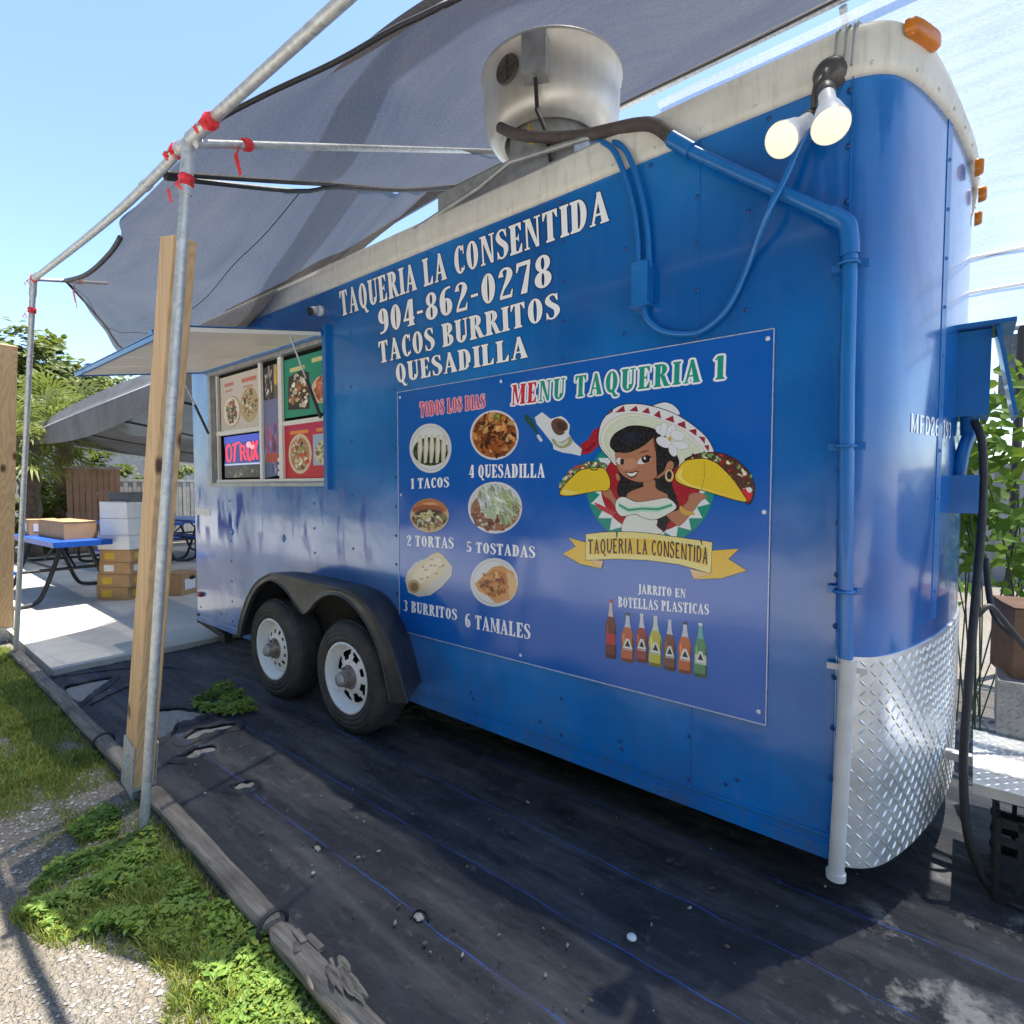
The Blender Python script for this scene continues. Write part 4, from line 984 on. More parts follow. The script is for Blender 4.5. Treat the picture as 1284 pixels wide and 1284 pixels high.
# registration letters that wrap round the nose
s0 = F2[0][0]; 
def p_on_nose(px, py):                               # arc length and height of the point of the nose seen at a pixel
    best = None
    for i in range(200):
        sv = cum[-1]*.5*i/200; a = foot(sv); r = ray(px, py); tt = None
        q = CAM+r*((a.y-CAM.y)/r.y); d = abs(q.x-a.x)
        if best is None or d < best[0]: best = (d, sv, q.z)
    return best[1], best[2]
a0, z0 = p_on_nose(1141, 542); a0b, z0t = p_on_nose(1141, 518); a1, z1 = p_on_nose(1190, 550)
lettering('registration_lettering', trailer, [text_shapes('MFD265193', [(a0, z0), (a0+.43, z0)], [(a0, z0t), (a0+.43, z0t)], WHT, serif=False)], 0, to=lambda p: Vector((foot(p[0], .0015).x, foot(p[0], .0015).y, p[1])))

# ---- menu panel
PY = -.006
tl, tr, br, bl = [on_y(x, y, PY) for x, y in ((500, 492), (968, 412), (963, 910), (500, 790))]
X0, X1 = (tl.x+bl.x)/2, (tr.x+br.x)/2; Z1, Z0 = (tl.z+tr.z)/2, (bl.z+br.z)/2
mp = MB(); mp.box(((X0+X1)/2, PY+.002, (Z0+Z1)/2), (X1-X0, .004, Z1-Z0)); menu = mp.build('menu_panel', VINYL, trailer)
ed = MB()
for a in (((X0+X1)/2, Z0, X1-X0, .004), ((X0+X1)/2, Z1, X1-X0, .003)): ed.box((a[0], PY, a[1]), (a[2], .0056, a[3]))
for x in (X0, X1): ed.box((x, PY, (Z0+Z1)/2), (.003, .0062, Z1-Z0))
ed.build('panel_edge', simple('panel_edge', (.50, .56, .68), .3, metal=.2, var=.05), menu)
for x, z in [(X0+.02, Z1-.03), (X1-.02, Z1-.03), (X0+.02, Z0+.03), (X1-.025, Z0+.04), (X0+.02, (Z0+Z1)/2+.1), (X1-.02, (Z0+Z1)/2+.06), ((X0+X1)/2-.22, Z1-.03), ((X0+X1)/2-.1, Z0+.03)]:
    mb = MB(); mb.lathe([(0, .004), (.005, .003), (.008, 0)], (x, PY, z), (0, -1, 0), 10); mb.build('panel_screw', WHITE, menu)
YA = PY-.0015
def A2(px, py): v = on_y(px, py, YA); return (v.x, v.z)
def aline(txt, b, t, c=WHT, **k_): return text_shapes(txt, [A2(*p) for p in b], [A2(*p) for p in t], c, **k_)
RED, GRN, PINK = (204, 42, 66), (28, 150, 128), (222, 108, 140)
lettering('menu_heading', menu, [aline('MENU TAQUERIA 1', [(641, 508), (908, 475)], [(642, 483), (909, 445)], lambda i: RED if i < 2 else GRN, outline=(238, 240, 244), ow=.085, gap=.12)], YA)
lettering('menu_subheading', menu, [aline('TODOS LOS DIAS', [(527, 523), (608, 511)], [(526, 505), (608, 494)], (206, 70, 110), outline=(240, 190, 205), ow=.07, gap=.07)], YA)
for txt, b, t in (('1 TACOS', [(515, 613), (563, 611)], [(515, 600), (563, 598)]), ('2 TORTAS', [(510, 684), (569, 688)], [(510, 671), (569, 674)]), ('3 BURRITOS', [(506, 766), (573, 778)], [(506, 752), (573, 764)]),
                  ('4 QUESADILLA', [(588, 599), (683, 599)], [(588, 583), (683, 581)]), ('5 TOSTADAS', [(585, 692), (671, 700)], [(585, 679), (671, 685)]), ('6 TAMALES', [(583, 786), (665, 802)], [(583, 769), (665, 783)])):
    lettering('dish_number', menu, [aline(txt, b, t, only=lambda i: i < 1)], YA); lettering('dish_caption', menu, [aline(txt, b, t, only=lambda i: i > 1)], YA)
lettering('drink_caption', menu, [aline('JARRITO EN', [(800, 744), (860, 750)], [(800, 732), (860, 739)]), aline('BOTELLAS PLASTICAS', [(775, 761), (889, 771)], [(775, 748), (889, 758)])], YA)
to_art = lambda p: on_y(p[0], p[1], YA)
def picture(name, label, shapes, inside=None):
    mb = MB(); art(mb, shapes, to_art, inside); o = mb.build(name, PICT, menu); o['label'] = label; return o
def ell(cx, cy, rx, ry): return lambda p: ((p[0]-cx)/rx)**2+((p[1]-cy)/ry)**2 < 1
W1 = (228, 228, 228)
# 1 tacos
def plate(cx, cy, rx, ry): return [(W1, disc(cx, cy, rx, ry, 40)), ((205, 206, 210), disc(cx, cy, rx*.9, ry*.9, 40)), ((232, 232, 230), disc(cx, cy, rx*.86, ry*.86, 40))]
cx, cy, rx, ry = 539.8, 562, 26.3, 31
sh = plate(cx, cy, rx, ry)+[((50, 66, 40), disc(cx, cy+4, 22, 18))]+bits(cx, cy+4, 21, 16, [(40, 56, 34), (78, 104, 52), (30, 34, 28), (110, 130, 80), (90, 60, 40)], 90, 1.2, 3)
for i in range(5):
    x = cx-15+i*7.4; sh += [((216, 210, 190), [(x, cy-16), (x+4, cy-17), (x+5.2, cy), (x+2.6, cy+18), (x-.6, cy+19), (x-1.2, cy)]), ((236, 232, 216), [(x+1, cy-14), (x+3, cy-14), (x+3.4, cy+2), (x+1, cy+14)])]
picture('dish_picture', 'plate of five soft tacos', sh, ell(cx, cy, rx, ry))
cx, cy, rx, ry = 620, 545.5, 30.5, 31.2
sh = [(W1, disc(cx, cy, rx, ry, 40)), ((176, 104, 52), disc(cx, cy, 28, 28.6, 40))]+bits(cx, cy, 25, 26, [(196, 116, 56), (150, 78, 36), (214, 146, 84), (112, 54, 28), (226, 176, 112), (84, 44, 26), (176, 90, 40)], 190, 1.6, 5, elong=1.5)+bits(cx+4, cy-22, 8, 5, [(120, 142, 60), (150, 160, 80)], 14, 1.2, 2.6)
picture('dish_picture', 'plate of browned quesadilla pieces', sh, ell(cx, cy, rx, ry))
cx, cy, rx, ry = 538.5, 646.4, 24.4, 21.4
sh = [((205, 178, 140), disc(cx, cy, rx, ry, 40)), ((196, 120, 70), disc(cx, cy-10, 23, 11)), ((164, 86, 46), disc(cx-2, cy-7, 20, 6)), ((66, 46, 28), disc(cx, cy+4, 22, 12))]+bits(cx, cy+5, 21, 10, [(226, 214, 160), (60, 44, 26), (120, 120, 60), (236, 230, 205), (150, 96, 50), (210, 190, 110)], 110, 1.2, 3.2, elong=1.5)+[((226, 170, 120), [(cx-10, cy-15), (cx+4, cy-17), (cx+12, cy-14), (cx, cy-13)])]
picture('dish_picture', 'round stuffed sandwich bun', sh, ell(cx, cy, rx, ry))
cx, cy, rx, ry = 620.8, 636.5, 34, 32.5
sh = plate(cx, cy, rx, ry)+[((164, 110, 84), disc(cx, cy+4, 31, 25))]+bits(cx, cy+12, 28, 16, [(176, 110, 80), (146, 84, 60), (206, 160, 130), (120, 66, 46), (230, 214, 200)], 120, 1.4, 4, elong=1.5)+bits(cx, cy-8, 22, 18, [(206, 216, 190), (170, 190, 150), (232, 236, 226), (190, 200, 190), (150, 170, 120), (214, 220, 226)], 150, 1.3, 4, elong=2.6, rot=1.3)+bits(cx+14, cy-2, 14, 20, [(196, 210, 160), (226, 232, 210), (160, 182, 120)], 60, 1.2, 3.4, elong=2.6, rot=.9)
picture('dish_picture', 'plate heaped with shredded lettuce', sh, ell(cx, cy, rx, ry))
z3 = (480, 580, 5.35)
def Z3(X, Y): return (480+X/5.35, 580+Y/5.35)
sh = [((214, 208, 198), [Z3(*p) for p in spline_pts] ) for spline_pts in [((150, 790), (165, 730), (220, 670), (300, 640), (420, 640), (468, 700), (460, 760), (400, 830), (320, 890), (240, 900), (170, 870))]]
sh += [((226, 208, 170), [Z3(*p) for p in ((170, 760), (230, 690), (330, 615), (370, 600), (410, 625), (432, 690), (400, 750), (250, 870), (215, 880), (175, 830))]), ((238, 226, 196), [Z3(*p) for p in ((200, 760), (330, 640), (380, 640), (400, 680), (270, 800), (230, 830))]), ((190, 164, 120), [Z3(*p) for p in disc(210, 830, 38, 46, 16)]), ((150, 120, 80), [Z3(*p) for p in disc(212, 834, 24, 30, 14)])]
sh += [((120, 84, 50), [Z3(*p) for p in disc(x, y, 7, 6, 8)]) for x, y in ((322, 690), (360, 744), (405, 690), (270, 700), (300, 770))]+[((205, 180, 136), [Z3(*p) for p in disc(x, y, 18, 8, 8)]) for x, y in ((290, 720), (350, 690), (260, 780), (330, 650), (385, 700))]
picture('dish_picture', 'rolled burrito on a plate', sh)
cx, cy, rx, ry = 619.8, 730.2, 30, 30.5
sh = plate(cx, cy, rx, ry)+[((226, 160, 96), [Z3(*p) for p in ((640, 790), (740, 700), (800, 690), (880, 740), (905, 840), (850, 920), (760, 945), (700, 890), (640, 860), (615, 810))]), ((236, 190, 130), [Z3(*p) for p in ((830, 720), (900, 780), (900, 860), (850, 930), (840, 820))]), ((206, 130, 66), [Z3(*p) for p in ((660, 780), (750, 720), (820, 740), (840, 800), (780, 830), (700, 860))])]
sh += bits(cx-1, cy+5, 17, 12, [(196, 120, 60), (226, 170, 110), (166, 92, 46), (214, 146, 80), (140, 78, 40)], 70, 1.3, 4, elong=1.6)+bits(cx-5, cy-8, 12, 5, [(238, 196, 130), (214, 150, 80)], 20, 1.2, 3)
picture('dish_picture', 'tamales in orange sauce', sh, ell(cx, cy, rx, ry))

# bottles
zb = (700, 680, 4.586)
def bottle(cx, y0, y1, wd, c, neck, cap, lab, logo=True, skew=.12):
    def q(x, t): return (700+(cx+x*wd)/4.586, 680+(y0+(y1-y0)*t+x*wd*.2)/4.586)
    def both(pr): return [q(x, t) for x, t in pr]+[q(-x, t) for x, t in pr[::-1]]
    body_ = [(.13, .03), (.15, .16), (.24, .27), (.44, .42), (.5, .55), (.44, .66), (.5, .82), (.48, .97), (.38, 1.0)]
    dk = tuple(v*.6 for v in c); lt = tuple(min(255, v*1.25+20) for v in c)
    s_ = [(c, both(body_)), (dk, [q(x, t) for x, t in ((.34, .40), (.5, .55), (.44, .66), (.5, .82), (.48, .97), (.34, .97))]), (lt, [q(x, t) for x, t in ((-.36, .46), (-.26, .42), (-.24, .62), (-.34, .64))]), (dk, both([(.46, .93), (.46, .97), (.38, 1.0)])),
          (neck, both([(.12, .04), (.15, .16), (.23, .27), (.25, .29)])), (cap, both([(.15, 0), (.15, .05)]))]
    if lab: s_ += [(lab, both([(.44, .58), (.44, .76)]))]
    if logo: s_ += [((236, 236, 226), [q(-.38, .72), q(.38, .72), q(.12, .52), q(-.12, .52)]), ((40, 44, 40), [q(-.22, .68), q(.22, .68), q(0, .55)]), ((200, 202, 196), [q(-.36, .735), q(.36, .735), q(.36, .755), q(-.36, .755)])]
    return s_
for lb, a in (('cola bottle with red label', (302, 330, 668, 62, (122, 62, 50), (216, 190, 190), (190, 60, 60), (196, 60, 66), False)), ('orange drink bottle', (399, 408, 690, 74, (206, 110, 72), (206, 208, 226), (110, 80, 60), None)),
              ('red drink bottle', (480, 410, 692, 68, (166, 76, 66), (222, 220, 232), (226, 226, 230), None)), ('yellow drink bottle', (559, 424, 716, 78, (206, 196, 84), (214, 220, 210), (220, 220, 220), None)),
              ('brown drink bottle', (641, 444, 738, 70, (130, 86, 74), (214, 214, 226), (200, 204, 214), None)), ('amber drink bottle', (729, 458, 756, 80, (206, 112, 66), (216, 214, 222), (66, 56, 60), None)), ('green drink bottle', (818, 464, 778, 76, (92, 150, 104), (110, 186, 176), (226, 232, 230), (206, 214, 170)))):
    picture('bottle_picture', lb, bottle(*a))

# emblem: woman in a wide hat with two tacos over a name ribbon
def E(*p): return [(640+x/3.776, 440+y/3.776) for x, y in p]
def ZA(*p): return [(740+x/10.7, 490+y/10.7) for x, y in p]
def ZBm(*p): return [(820+x/9.171, 500+y/9.171) for x, y in p]
def ZCm(*p): return [(690+x/9.171, 560+y/9.171) for x, y in p]
def ZD(*p): return [(780+x/8.025, 590+y/8.025) for x, y in p]
def sm_(pts, n=4): return [(v.x, v.y) for v in spline([Vector((x, y, 0)) for x, y in pts], n, True)]
def grow(pts, d):
    if area(pts) < 0: pts = pts[::-1]
    return offset_loop(pts, d)
def dil(pts, d):
    g_ = grow(pts, d); return g_ if abs(area(g_)) > abs(area(pts)) else grow(pts, -d)
def out(c, pts, w=.9, oc=(24, 18, 18)): return [(oc, dil(pts, w)), (c, pts)]
sh = []
cx, cy, rx, ry = 815.5, 612, 80, 72
sh += [((24, 150, 128), disc(cx, cy, rx, ry, 60))]
star = [(cx+rx*(.97 if i % 2 == 0 else .80)*math.cos(2*math.pi*i/44), cy+ry*(.97 if i % 2 == 0 else .80)*math.sin(2*math.pi*i/44)) for i in range(44)]
sh += [((236, 240, 238), star), ((178, 30, 44), disc(cx, cy, rx*.775, ry*.775, 50)), ((200, 70, 78), ZCm((500, 640), (560, 660), (760, 760), (720, 800), (560, 720)))]
sh += [((178, 30, 48), E((328, 480), (350, 492), (380, 482), (425, 440), (422, 362), (395, 372), (368, 420), (335, 440))), ((150, 22, 40), E((335, 470), (372, 478), (415, 430), (400, 430), (362, 462)))]
# country outline
sh += [((232, 234, 236), E((115, 315), (150, 290), (190, 322), (240, 308), (262, 322), (282, 350), (276, 392), (300, 430), (338, 465), (332, 497), (290, 487), (250, 482), (205, 466), (200, 440), (170, 402), (150, 376), (125, 346))), ((28, 84, 84), E((62, 302), (84, 304), (112, 338), (132, 388), (124, 396), (98, 362), (68, 330))), ((220, 226, 232), E((124, 398), (136, 396), (154, 424), (142, 432), (128, 412))),
       ((110, 74, 62), sm_(E((192, 344), (214, 320), (250, 326), (272, 352), (262, 386), (232, 400), (206, 384)))), ((84, 54, 48), sm_(E((220, 340), (255, 340), (258, 370), (232, 376)))), ((232, 234, 236), E((252, 384), (282, 364), (270, 392))), ((170, 172, 130), sm_(E((196, 414), (240, 430), (284, 404), (290, 440), (246, 462), (210, 446)))), ((216, 216, 196), sm_(E((214, 420), (244, 436), (274, 416), (270, 436), (244, 450), (220, 440))))]
# hat
brim = sm_(E((418, 420), (428, 350), (462, 298), (520, 260), (600, 252), (690, 268), (780, 300), (860, 350), (920, 402), (952, 450), (960, 492), (900, 520), (820, 540), (700, 500), (560, 520), (505, 545), (462, 500), (430, 462)))
crown = sm_(E((676, 266), (702, 250), (742, 245), (782, 266), (800, 302), (730, 300)))
sh += out((238, 238, 240), crown, .9)+out((240, 236, 236), brim, 1.0)
tri = [((200, 345), (300, 285), (310, 248)), ((330, 295), (470, 280), (450, 198)), ((520, 270), (645, 280), (622, 198)), ((690, 288), (805, 308), (780, 222)), ((850, 330), (955, 375), (930, 262)), ((1000, 385), (1130, 430), (1112, 332)), ((1175, 440), (1285, 500), (1270, 405))]
sh += [((160, 42, 60), ZA(*q)) for q in tri]
tri2 = [((262, 298), (370, 348), (352, 256)), ((395, 362), (490, 430), (490, 345)), ((510, 430), (585, 520), (588, 444)), ((575, 540), (630, 612), (634, 528))]
sh += [((160, 42, 60), ZBm(*q)) for q in tri2]
inner_ = sm_(E((426, 424), (440, 368), (480, 326), (545, 300), (620, 302), (720, 330), (800, 366), (868, 418), (918, 470), (938, 505), (820, 545), (700, 520), (540, 540), (500, 535), (468, 494), (440, 462)))
sh += [((150, 110, 90), dil(inner_, .35)), ((238, 236, 214), inner_), ((150, 170, 140), dil(sm_(E((446, 424), (460, 376), (500, 336), (560, 312), (640, 318), (740, 348), (830, 404), (900, 480), (820, 535), (600, 540), (500, 520), (462, 466))), .3)), ((226, 230, 204), sm_(E((446, 424), (460, 376), (500, 336), (560, 312), (640, 318), (740, 348), (830, 404), (900, 480), (820, 535), (600, 540), (500, 520), (462, 466))))]
# hair, body
HAIR, SKIN, SKD = (34, 30, 34), (190, 128, 96), (120, 66, 48)
sh += [(HAIR, sm_(E((500, 480), (600, 420), (720, 400), (800, 520), (772, 570), (768, 640), (790, 700), (800, 760), (770, 790), (720, 840), (690, 830), (700, 700), (560, 690), (516, 690), (504, 650), (516, 600)))), (HAIR, sm_(E((690, 800), (740, 800), (735, 850), (700, 862))))]
sh += [((36, 24, 26), sm_(E((488, 470), (492, 420), (540, 366), (600, 352), (690, 372), (730, 420), (660, 480), (520, 486))))]
sh += out(SKIN, sm_(E((632, 618), (682, 612), (690, 652), (742, 682), (730, 712), (620, 716), (556, 694), (560, 672), (604, 652), (630, 642))), .4, SKD)
sh += out(SKIN, sm_(E((436, 668), (470, 655), (490, 690), (512, 722), (500, 742), (474, 706), (448, 690))), .4, SKD)
sh += out(SKIN, sm_(E((738, 772), (790, 756), (836, 716), (850, 680), (890, 672), (930, 690), (900, 712), (872, 750), (810, 822), (780, 820))), .4, SKD)
sh += [((222, 178, 80), sm_(E((800, 744), (808, 734), (826, 752), (866, 764), (872, 776), (836, 778), (810, 766))))]
face = sm_(ZA((350, 832), (480, 835), (600, 800), (740, 720), (850, 600), (885, 700), (885, 900), (895, 1120), (838, 1188), (700, 1222), (600, 1212), (480, 1160), (400, 1092), (356, 1000), (342, 900)))
sh += out(SKIN, sm_(ZA((890, 1160), (1000, 1070), (1010, 1000), (1060, 945), (1112, 960), (1112, 1035), (1060, 1085), (980, 1125), (920, 1170))), .4, SKD)
sh += [(SKIN, sm_(ZA((345, 1130), (365, 1110), (395, 1150), (395, 1200), (360, 1195))))]
sh += out(SKIN, face, .45, SKD)
sh += [((206, 146, 112), sm_(ZA((400, 960), (560, 900), (640, 1000), (520, 1060), (420, 1040))))]
sh += [(HAIR, sm_(ZA((262, 725), (280, 640), (345, 560), (450, 500), (540, 468), (690, 490), (800, 530), (900, 590), (850, 625), (740, 722), (620, 790), (500, 832), (370, 825), (290, 780)))), ((40, 38, 58), sm_(ZA((400, 640), (480, 560), (640, 560), (720, 600), (600, 700), (450, 720))))]
sh += [(HAIR, sm_(ZA((850, 590), (1000, 600), (1100, 760), (1160, 880), (1100, 930), (1040, 960), (1000, 1050), (900, 1125), (885, 900), (872, 700)))), ((96, 50, 40), sm_(ZA((845, 640), (872, 660), (885, 780), (872, 800))))]
sh += [((238, 232, 228), sm_(ZA((350, 945), (385, 895), (440, 930), (436, 980), (385, 985)))), ((52, 34, 30), sm_(ZA((402, 920), (450, 920), (448, 985), (408, 985)))), ((240, 240, 240), ZA(*disc(400, 940, 9, 10, 8)))]
sh += [((238, 232, 228), sm_(ZA((632, 970), (680, 905), (750, 868), (820, 905), (790, 950), (700, 985)))), ((46, 28, 28), sm_(ZA((690, 900), (740, 870), (800, 890), (800, 940), (740, 970), (700, 950)))), ((236, 236, 240), ZA(*disc(732, 905, 16, 20, 9))), ((30, 20, 22), ZA((690, 890), (760, 858), (800, 872), (835, 905), (800, 905), (750, 880)))]
sh += [((110, 60, 44), ZA((640, 850), (700, 810), (770, 795), (795, 815), (740, 818), (680, 838)))]
sh += [((112, 52, 46), sm_(ZA((470, 1085), (545, 1092), (645, 1070), (610, 1150), (550, 1172), (505, 1145)))), ((244, 240, 236), sm_(ZA((490, 1100), (555, 1108), (630, 1088), (595, 1135), (545, 1148), (510, 1128))))]
sh += [((226, 200, 140), ZA(*disc(1062, 1140, 58, 82, 18))), (HAIR, ZA(*disc(1062, 1132, 34, 58, 16)))]
for a in ((930, 520, 50, 70, -.5), (985, 520, 46, 100, .15), (1085, 560, 62, 110, .25), (1170, 600, 100, 66, .35), (990, 690, 110, 66, .45), (1200, 730, 120, 52, .12), (1110, 800, 52, 84, -.35)):
    x, y, a_, b_, r_0 = a; pts = [(x+a_*math.cos(q)*math.cos(r_0)-b_*math.sin(q)*math.sin(r_0), y+a_*math.cos(q)*math.sin(r_0)+b_*math.sin(q)*math.cos(r_0)) for q in [2*math.pi*i/16 for i in range(16)]]
    sh += out((240, 238, 240), ZA(*pts), .28, (110, 104, 110))
sh += [((222, 206, 140), ZA(*disc(1070, 640, 30, 40, 10))), ((196, 160, 70), ZA(*disc(1068, 650, 14, 24, 8)))]
# dress
sh += out((236, 234, 224), sm_(E((548, 786), (600, 776), (690, 796), (692, 830), (716, 864), (538, 864))), .5, SKD)
sh += out((238, 238, 226), sm_(E((498, 720), (515, 696), (545, 694), (600, 716), (690, 704), (745, 698), (786, 738), (745, 772), (684, 798), (632, 790), (590, 772), (530, 782), (502, 756))), .7, (70, 40, 36))
sh += [((190, 232, 210), E((508, 716), (560, 742), (620, 735), (700, 735), (765, 718), (770, 740), (700, 764), (620, 762), (560, 768), (515, 745))), ((70, 160, 120), E((512, 722), (560, 748), (620, 742), (700, 744), (764, 724), (766, 734), (700, 755), (620, 752), (558, 759), (514, 734)))]
# tacos
def fill_bits(poly, pal, n, r0, r1):
    xs_ = [p[0] for p in poly]; ys_ = [p[1] for p in poly]; o_ = []
    while len(o_) < n:
        x, y = rnd.uniform(min(xs_), max(xs_)), rnd.uniform(min(ys_), max(ys_))
        if inpoly(x, y, poly): o_ += bits(x, y, .1, .1, pal, 1, r0, r1, 6, 1.3)
    return o_
TP = [(150, 196, 120), (110, 168, 96), (206, 222, 170), (176, 44, 52), (200, 60, 60), (90, 50, 38), (232, 222, 196), (60, 90, 50)]
lf = sm_(ZCm((105, 480), (110, 430), (170, 340), (260, 250), (380, 190), (470, 170), (560, 180), (640, 200), (620, 250), (400, 270), (250, 360), (150, 500)))
sh += out((120, 120, 80), lf, .5, (40, 20, 30)) + fill_bits(lf, TP, 46, 1.2, 2.6)
ls = sm_(ZCm((112, 530), (150, 465), (240, 365), (330, 285), (430, 255), (600, 250), (650, 300), (685, 390), (680, 470), (640, 505), (560, 505), (420, 530), (250, 560), (140, 560)))
sh += out((246, 206, 50), ls, .9) + [((252, 226, 110), sm_(ZCm((140, 530), (180, 480), (200, 500), (330, 530), (180, 552)))), ((60, 90, 50), ZCm((440, 250), (500, 262), (560, 250), (540, 272), (480, 276)))]
rf = sm_(ZBm((360, 705), (450, 655), (560, 628), (720, 622), (880, 670), (1030, 780), (1120, 900), (1152, 1040), (1120, 1180), (1060, 1195), (950, 1000), (800, 800), (600, 690)))
sh += out((100, 52, 40), rf, 1.0) + fill_bits(rf, TP+[(86, 44, 34), (96, 52, 40)], 64, 1.2, 3.2) + [((226, 40, 46), sm_(ZBm((1010, 1050), (1100, 1040), (1130, 1120), (1080, 1180), (1040, 1140)))), ((240, 236, 230), sm_(ZBm((1060, 1030), (1110, 1020), (1130, 1060), (1090, 1080)))), ((96, 56, 44), sm_(ZBm((880, 850), (960, 870), (1050, 940), (1060, 1020), (1000, 1020), (930, 940))))]
rs = sm_(ZBm((246, 900), (262, 840), (300, 775), (370, 715), (480, 695), (600, 695), (720, 745), (830, 845), (930, 960), (1010, 1080), (1062, 1180), (900, 1152), (600, 1062), (400, 1010), (275, 955)))
sh += out((246, 206, 50), rs, 1.0) + [((252, 228, 120), sm_(ZBm((270, 900), (290, 830), (330, 790), (320, 900), (420, 985), (640, 1050), (900, 1130), (640, 1062), (400, 1000)))), ((200, 160, 40), ZBm((572, 710), (582, 712), (586, 900), (552, 1045), (542, 1042), (576, 900)))]
# ribbon
YL, YM = (244, 196, 60), (246, 226, 140)
sh += out(YL, E((358, 908), (275, 884), (310, 926), (249, 960), (330, 1008), (430, 1030), (440, 995), (360, 985)), .8)
sh += out(YL, E((952, 946), (1082, 937), (1032, 985), (1118, 1040), (1000, 1076), (868, 1080), (900, 1050), (952, 1050)), .8)
sh += out((240, 196, 140), E((375, 992), (440, 994), (428, 1030)), .5)+out((240, 196, 140), E((850, 1032), (948, 1056), (868, 1080)), .5)
rib = E((358, 868), (430, 860), (500, 858), (580, 858), (650, 864), (800, 884), (955, 906), (948, 1054), (800, 1010), (650, 990), (500, 984), (356, 990))
sh += out(YM, rib, .8) + [(YL, E((372, 900), (500, 886), (650, 890), (800, 912), (936, 940), (934, 1020), (800, 984), (650, 968), (500, 962), (372, 966))), ((24, 18, 18), E((500, 858), (508, 858), (506, 884), (501, 884))), ((24, 18, 18), E((898, 896), (906, 898), (910, 922), (905, 920)))]
sh += text_shapes('TAQUERIA LA CONSENTIDA', [E((366, 962))[0], E((650, 966))[0], E((936, 1012))[0]], [E((366, 893))[0], E((650, 893))[0], E((938, 930))[0]], (38, 28, 12), serif=False, gap=.035)
picture('emblem', 'woman in a wide hat holding two tacos above a yellow ribbon', sh)

# ---- pipes, cables and lamps on the side
def y_(px, py, y=-.03): return on_y(px, py, y)
cp = MB(); cp.tube([y_(838, 172, -.045), y_(862, 187, -.045), y_(1048, 272, -.045)], .021, 14); cp.tube(spline([y_(1040, 268, -.045), y_(1060, 279, -.045), y_(1065, 296, -.045), y_(1066, 320, -.045)], 4), .026, 14); cp.tube([y_(1066, 318, -.045), y_(1062, 480, -.045), y_(1060, 825, -.045)], .021, 14)
for px, py in ((1066, 334), (1062, 560), (1060, 740)):
    p_ = y_(px, py, -.02); cp.box(p_, (.10, .012, .022)); cp.tube([Vector((p_.x-.027, -.01, p_.z)), Vector((p_.x-.024, -.066, p_.z)), Vector((p_.x, -.075, p_.z)), Vector((p_.x+.024, -.066, p_.z)), Vector((p_.x+.027, -.01, p_.z))], .005, 6)
cp.tube([y_(842, 174, -.045), y_(868, 189, -.045)], .028, 14)
cp.build('conduit', BLUE2, trailer)
dp = MB(); a, c = y_(1064, 826, -.045), y_(1048, 1100, -.045); dp.tube([a, c], .0225, 16); dp.tube([c+Vector((0, 0, .02)), c-Vector((0, 0, .002))], .028, 16)
p_ = y_(1062, 838, -.02); dp.box(p_, (.11, .010, .018)); dp.build('drain_pipe', DRAIN, trailer)
bh = MB(); hp = spline([on_y(627, 160, .06), on_y(650, 169, .05), on_y(690, 172, .03), on_y(730, 170, .01), on_y(765, 163, -.01), on_y(800, 156, -.03), on_y(822, 158, -.045), on_y(848, 178, -.045)], 6)
bh.tube(hp, .024, 14); bh.build('drain_hose', simple('dusty_black_hose', (.07, .058, .055), .7, var=.3), trailer)
for dx in (0, 15):
    sc2 = MB(); sc2.tube(spline([on_y(742+dx, 178, .10), on_y(755+dx, 178, -.01), on_y(772+dx, 193, -.035), on_y(790+dx*.9, 240, -.03), on_y(799+dx*.9, 290, -.02), on_y(801+dx*.9, 336, -.02)], 6), .011, 10); sc2.build('small_conduit', BLUE2, trailer)
jx = MB(); p_ = y_(806, 357, -.025); jx.box(p_, (.062, .05, .155)); jx.box(p_+Vector((0, -.027, 0)), (.066, .006, .16)); jx.box(p_+Vector((0, 0, -.083)), (.085, .06, .008)); jx.build('junction_box', BLUE2, trailer)
fx = MB(); fx.tube(spline([y_(808, 384, -.025), y_(812, 400, -.03), y_(830, 415, -.025), y_(860, 419, -.02), y_(885, 412, -.02), y_(915, 382, -.02), y_(942, 322, -.025), y_(965, 262, -.08), y_(985, 222, -.06), y_(1004, 178, -.05), y_(1020, 150, -.04)], 7), .0115, 10)
fx.build('lamp_cable', BLUE2, trailer)
# twin flood lamp
fl = MB(); mt = y_(1040, 92, -.02); fl.lathe([(0, .05), (.03, .05), (.045, .03), (.05, 0)], (mt.x, 0, mt.z), (0, -1, 0), 16)
lampo = None
bulbs = []
for (fpx, fpy, fyv, npx, npy, nyv, rad) in ((978, 177, -.24, 1014, 150, -.10, .049), (1042, 160, -.24, 1036, 118, -.13, .050)):
    f_ = on_y(fpx, fpy, fyv); n_ = on_y(npx, npy, nyv); ax = (f_-n_).normalized(); fl.tube(spline([Vector((mt.x, -.03, mt.z)), (Vector((mt.x, -.05, mt.z))+n_)/2+Vector((0, -.02, .012)), n_-ax*.03], 5), .010, 8)
    fl.lathe([(.0, -.05), (.018, -.048), (.024, -.03), (.026, .006), (.022, .012)], n_, ax, 18); bulbs.append((f_, n_, ax, rad))
lampo = fl.build('flood_lamp', simple('aged_bronze', (.10, .09, .085), .5, metal=.3), trailer)
for f_, n_, ax, rad in bulbs:
    d = (f_-n_).length; bl_ = MB(); bl_.lathe([(.022, .008), (.024, d*.35), (.034, d*.52), (rad*.93, d*.86), (rad, d*.93), (rad*.99, d*.96)], n_, ax, 28, 0); bl_.lathe([(rad*.97, d*.955), (rad*.8, d*.985), (rad*.4, d*1.01), (0, d*1.015)], n_, ax, 28, 1)
    bl_.build('bulb', [WHITE, GLOW], lampo)
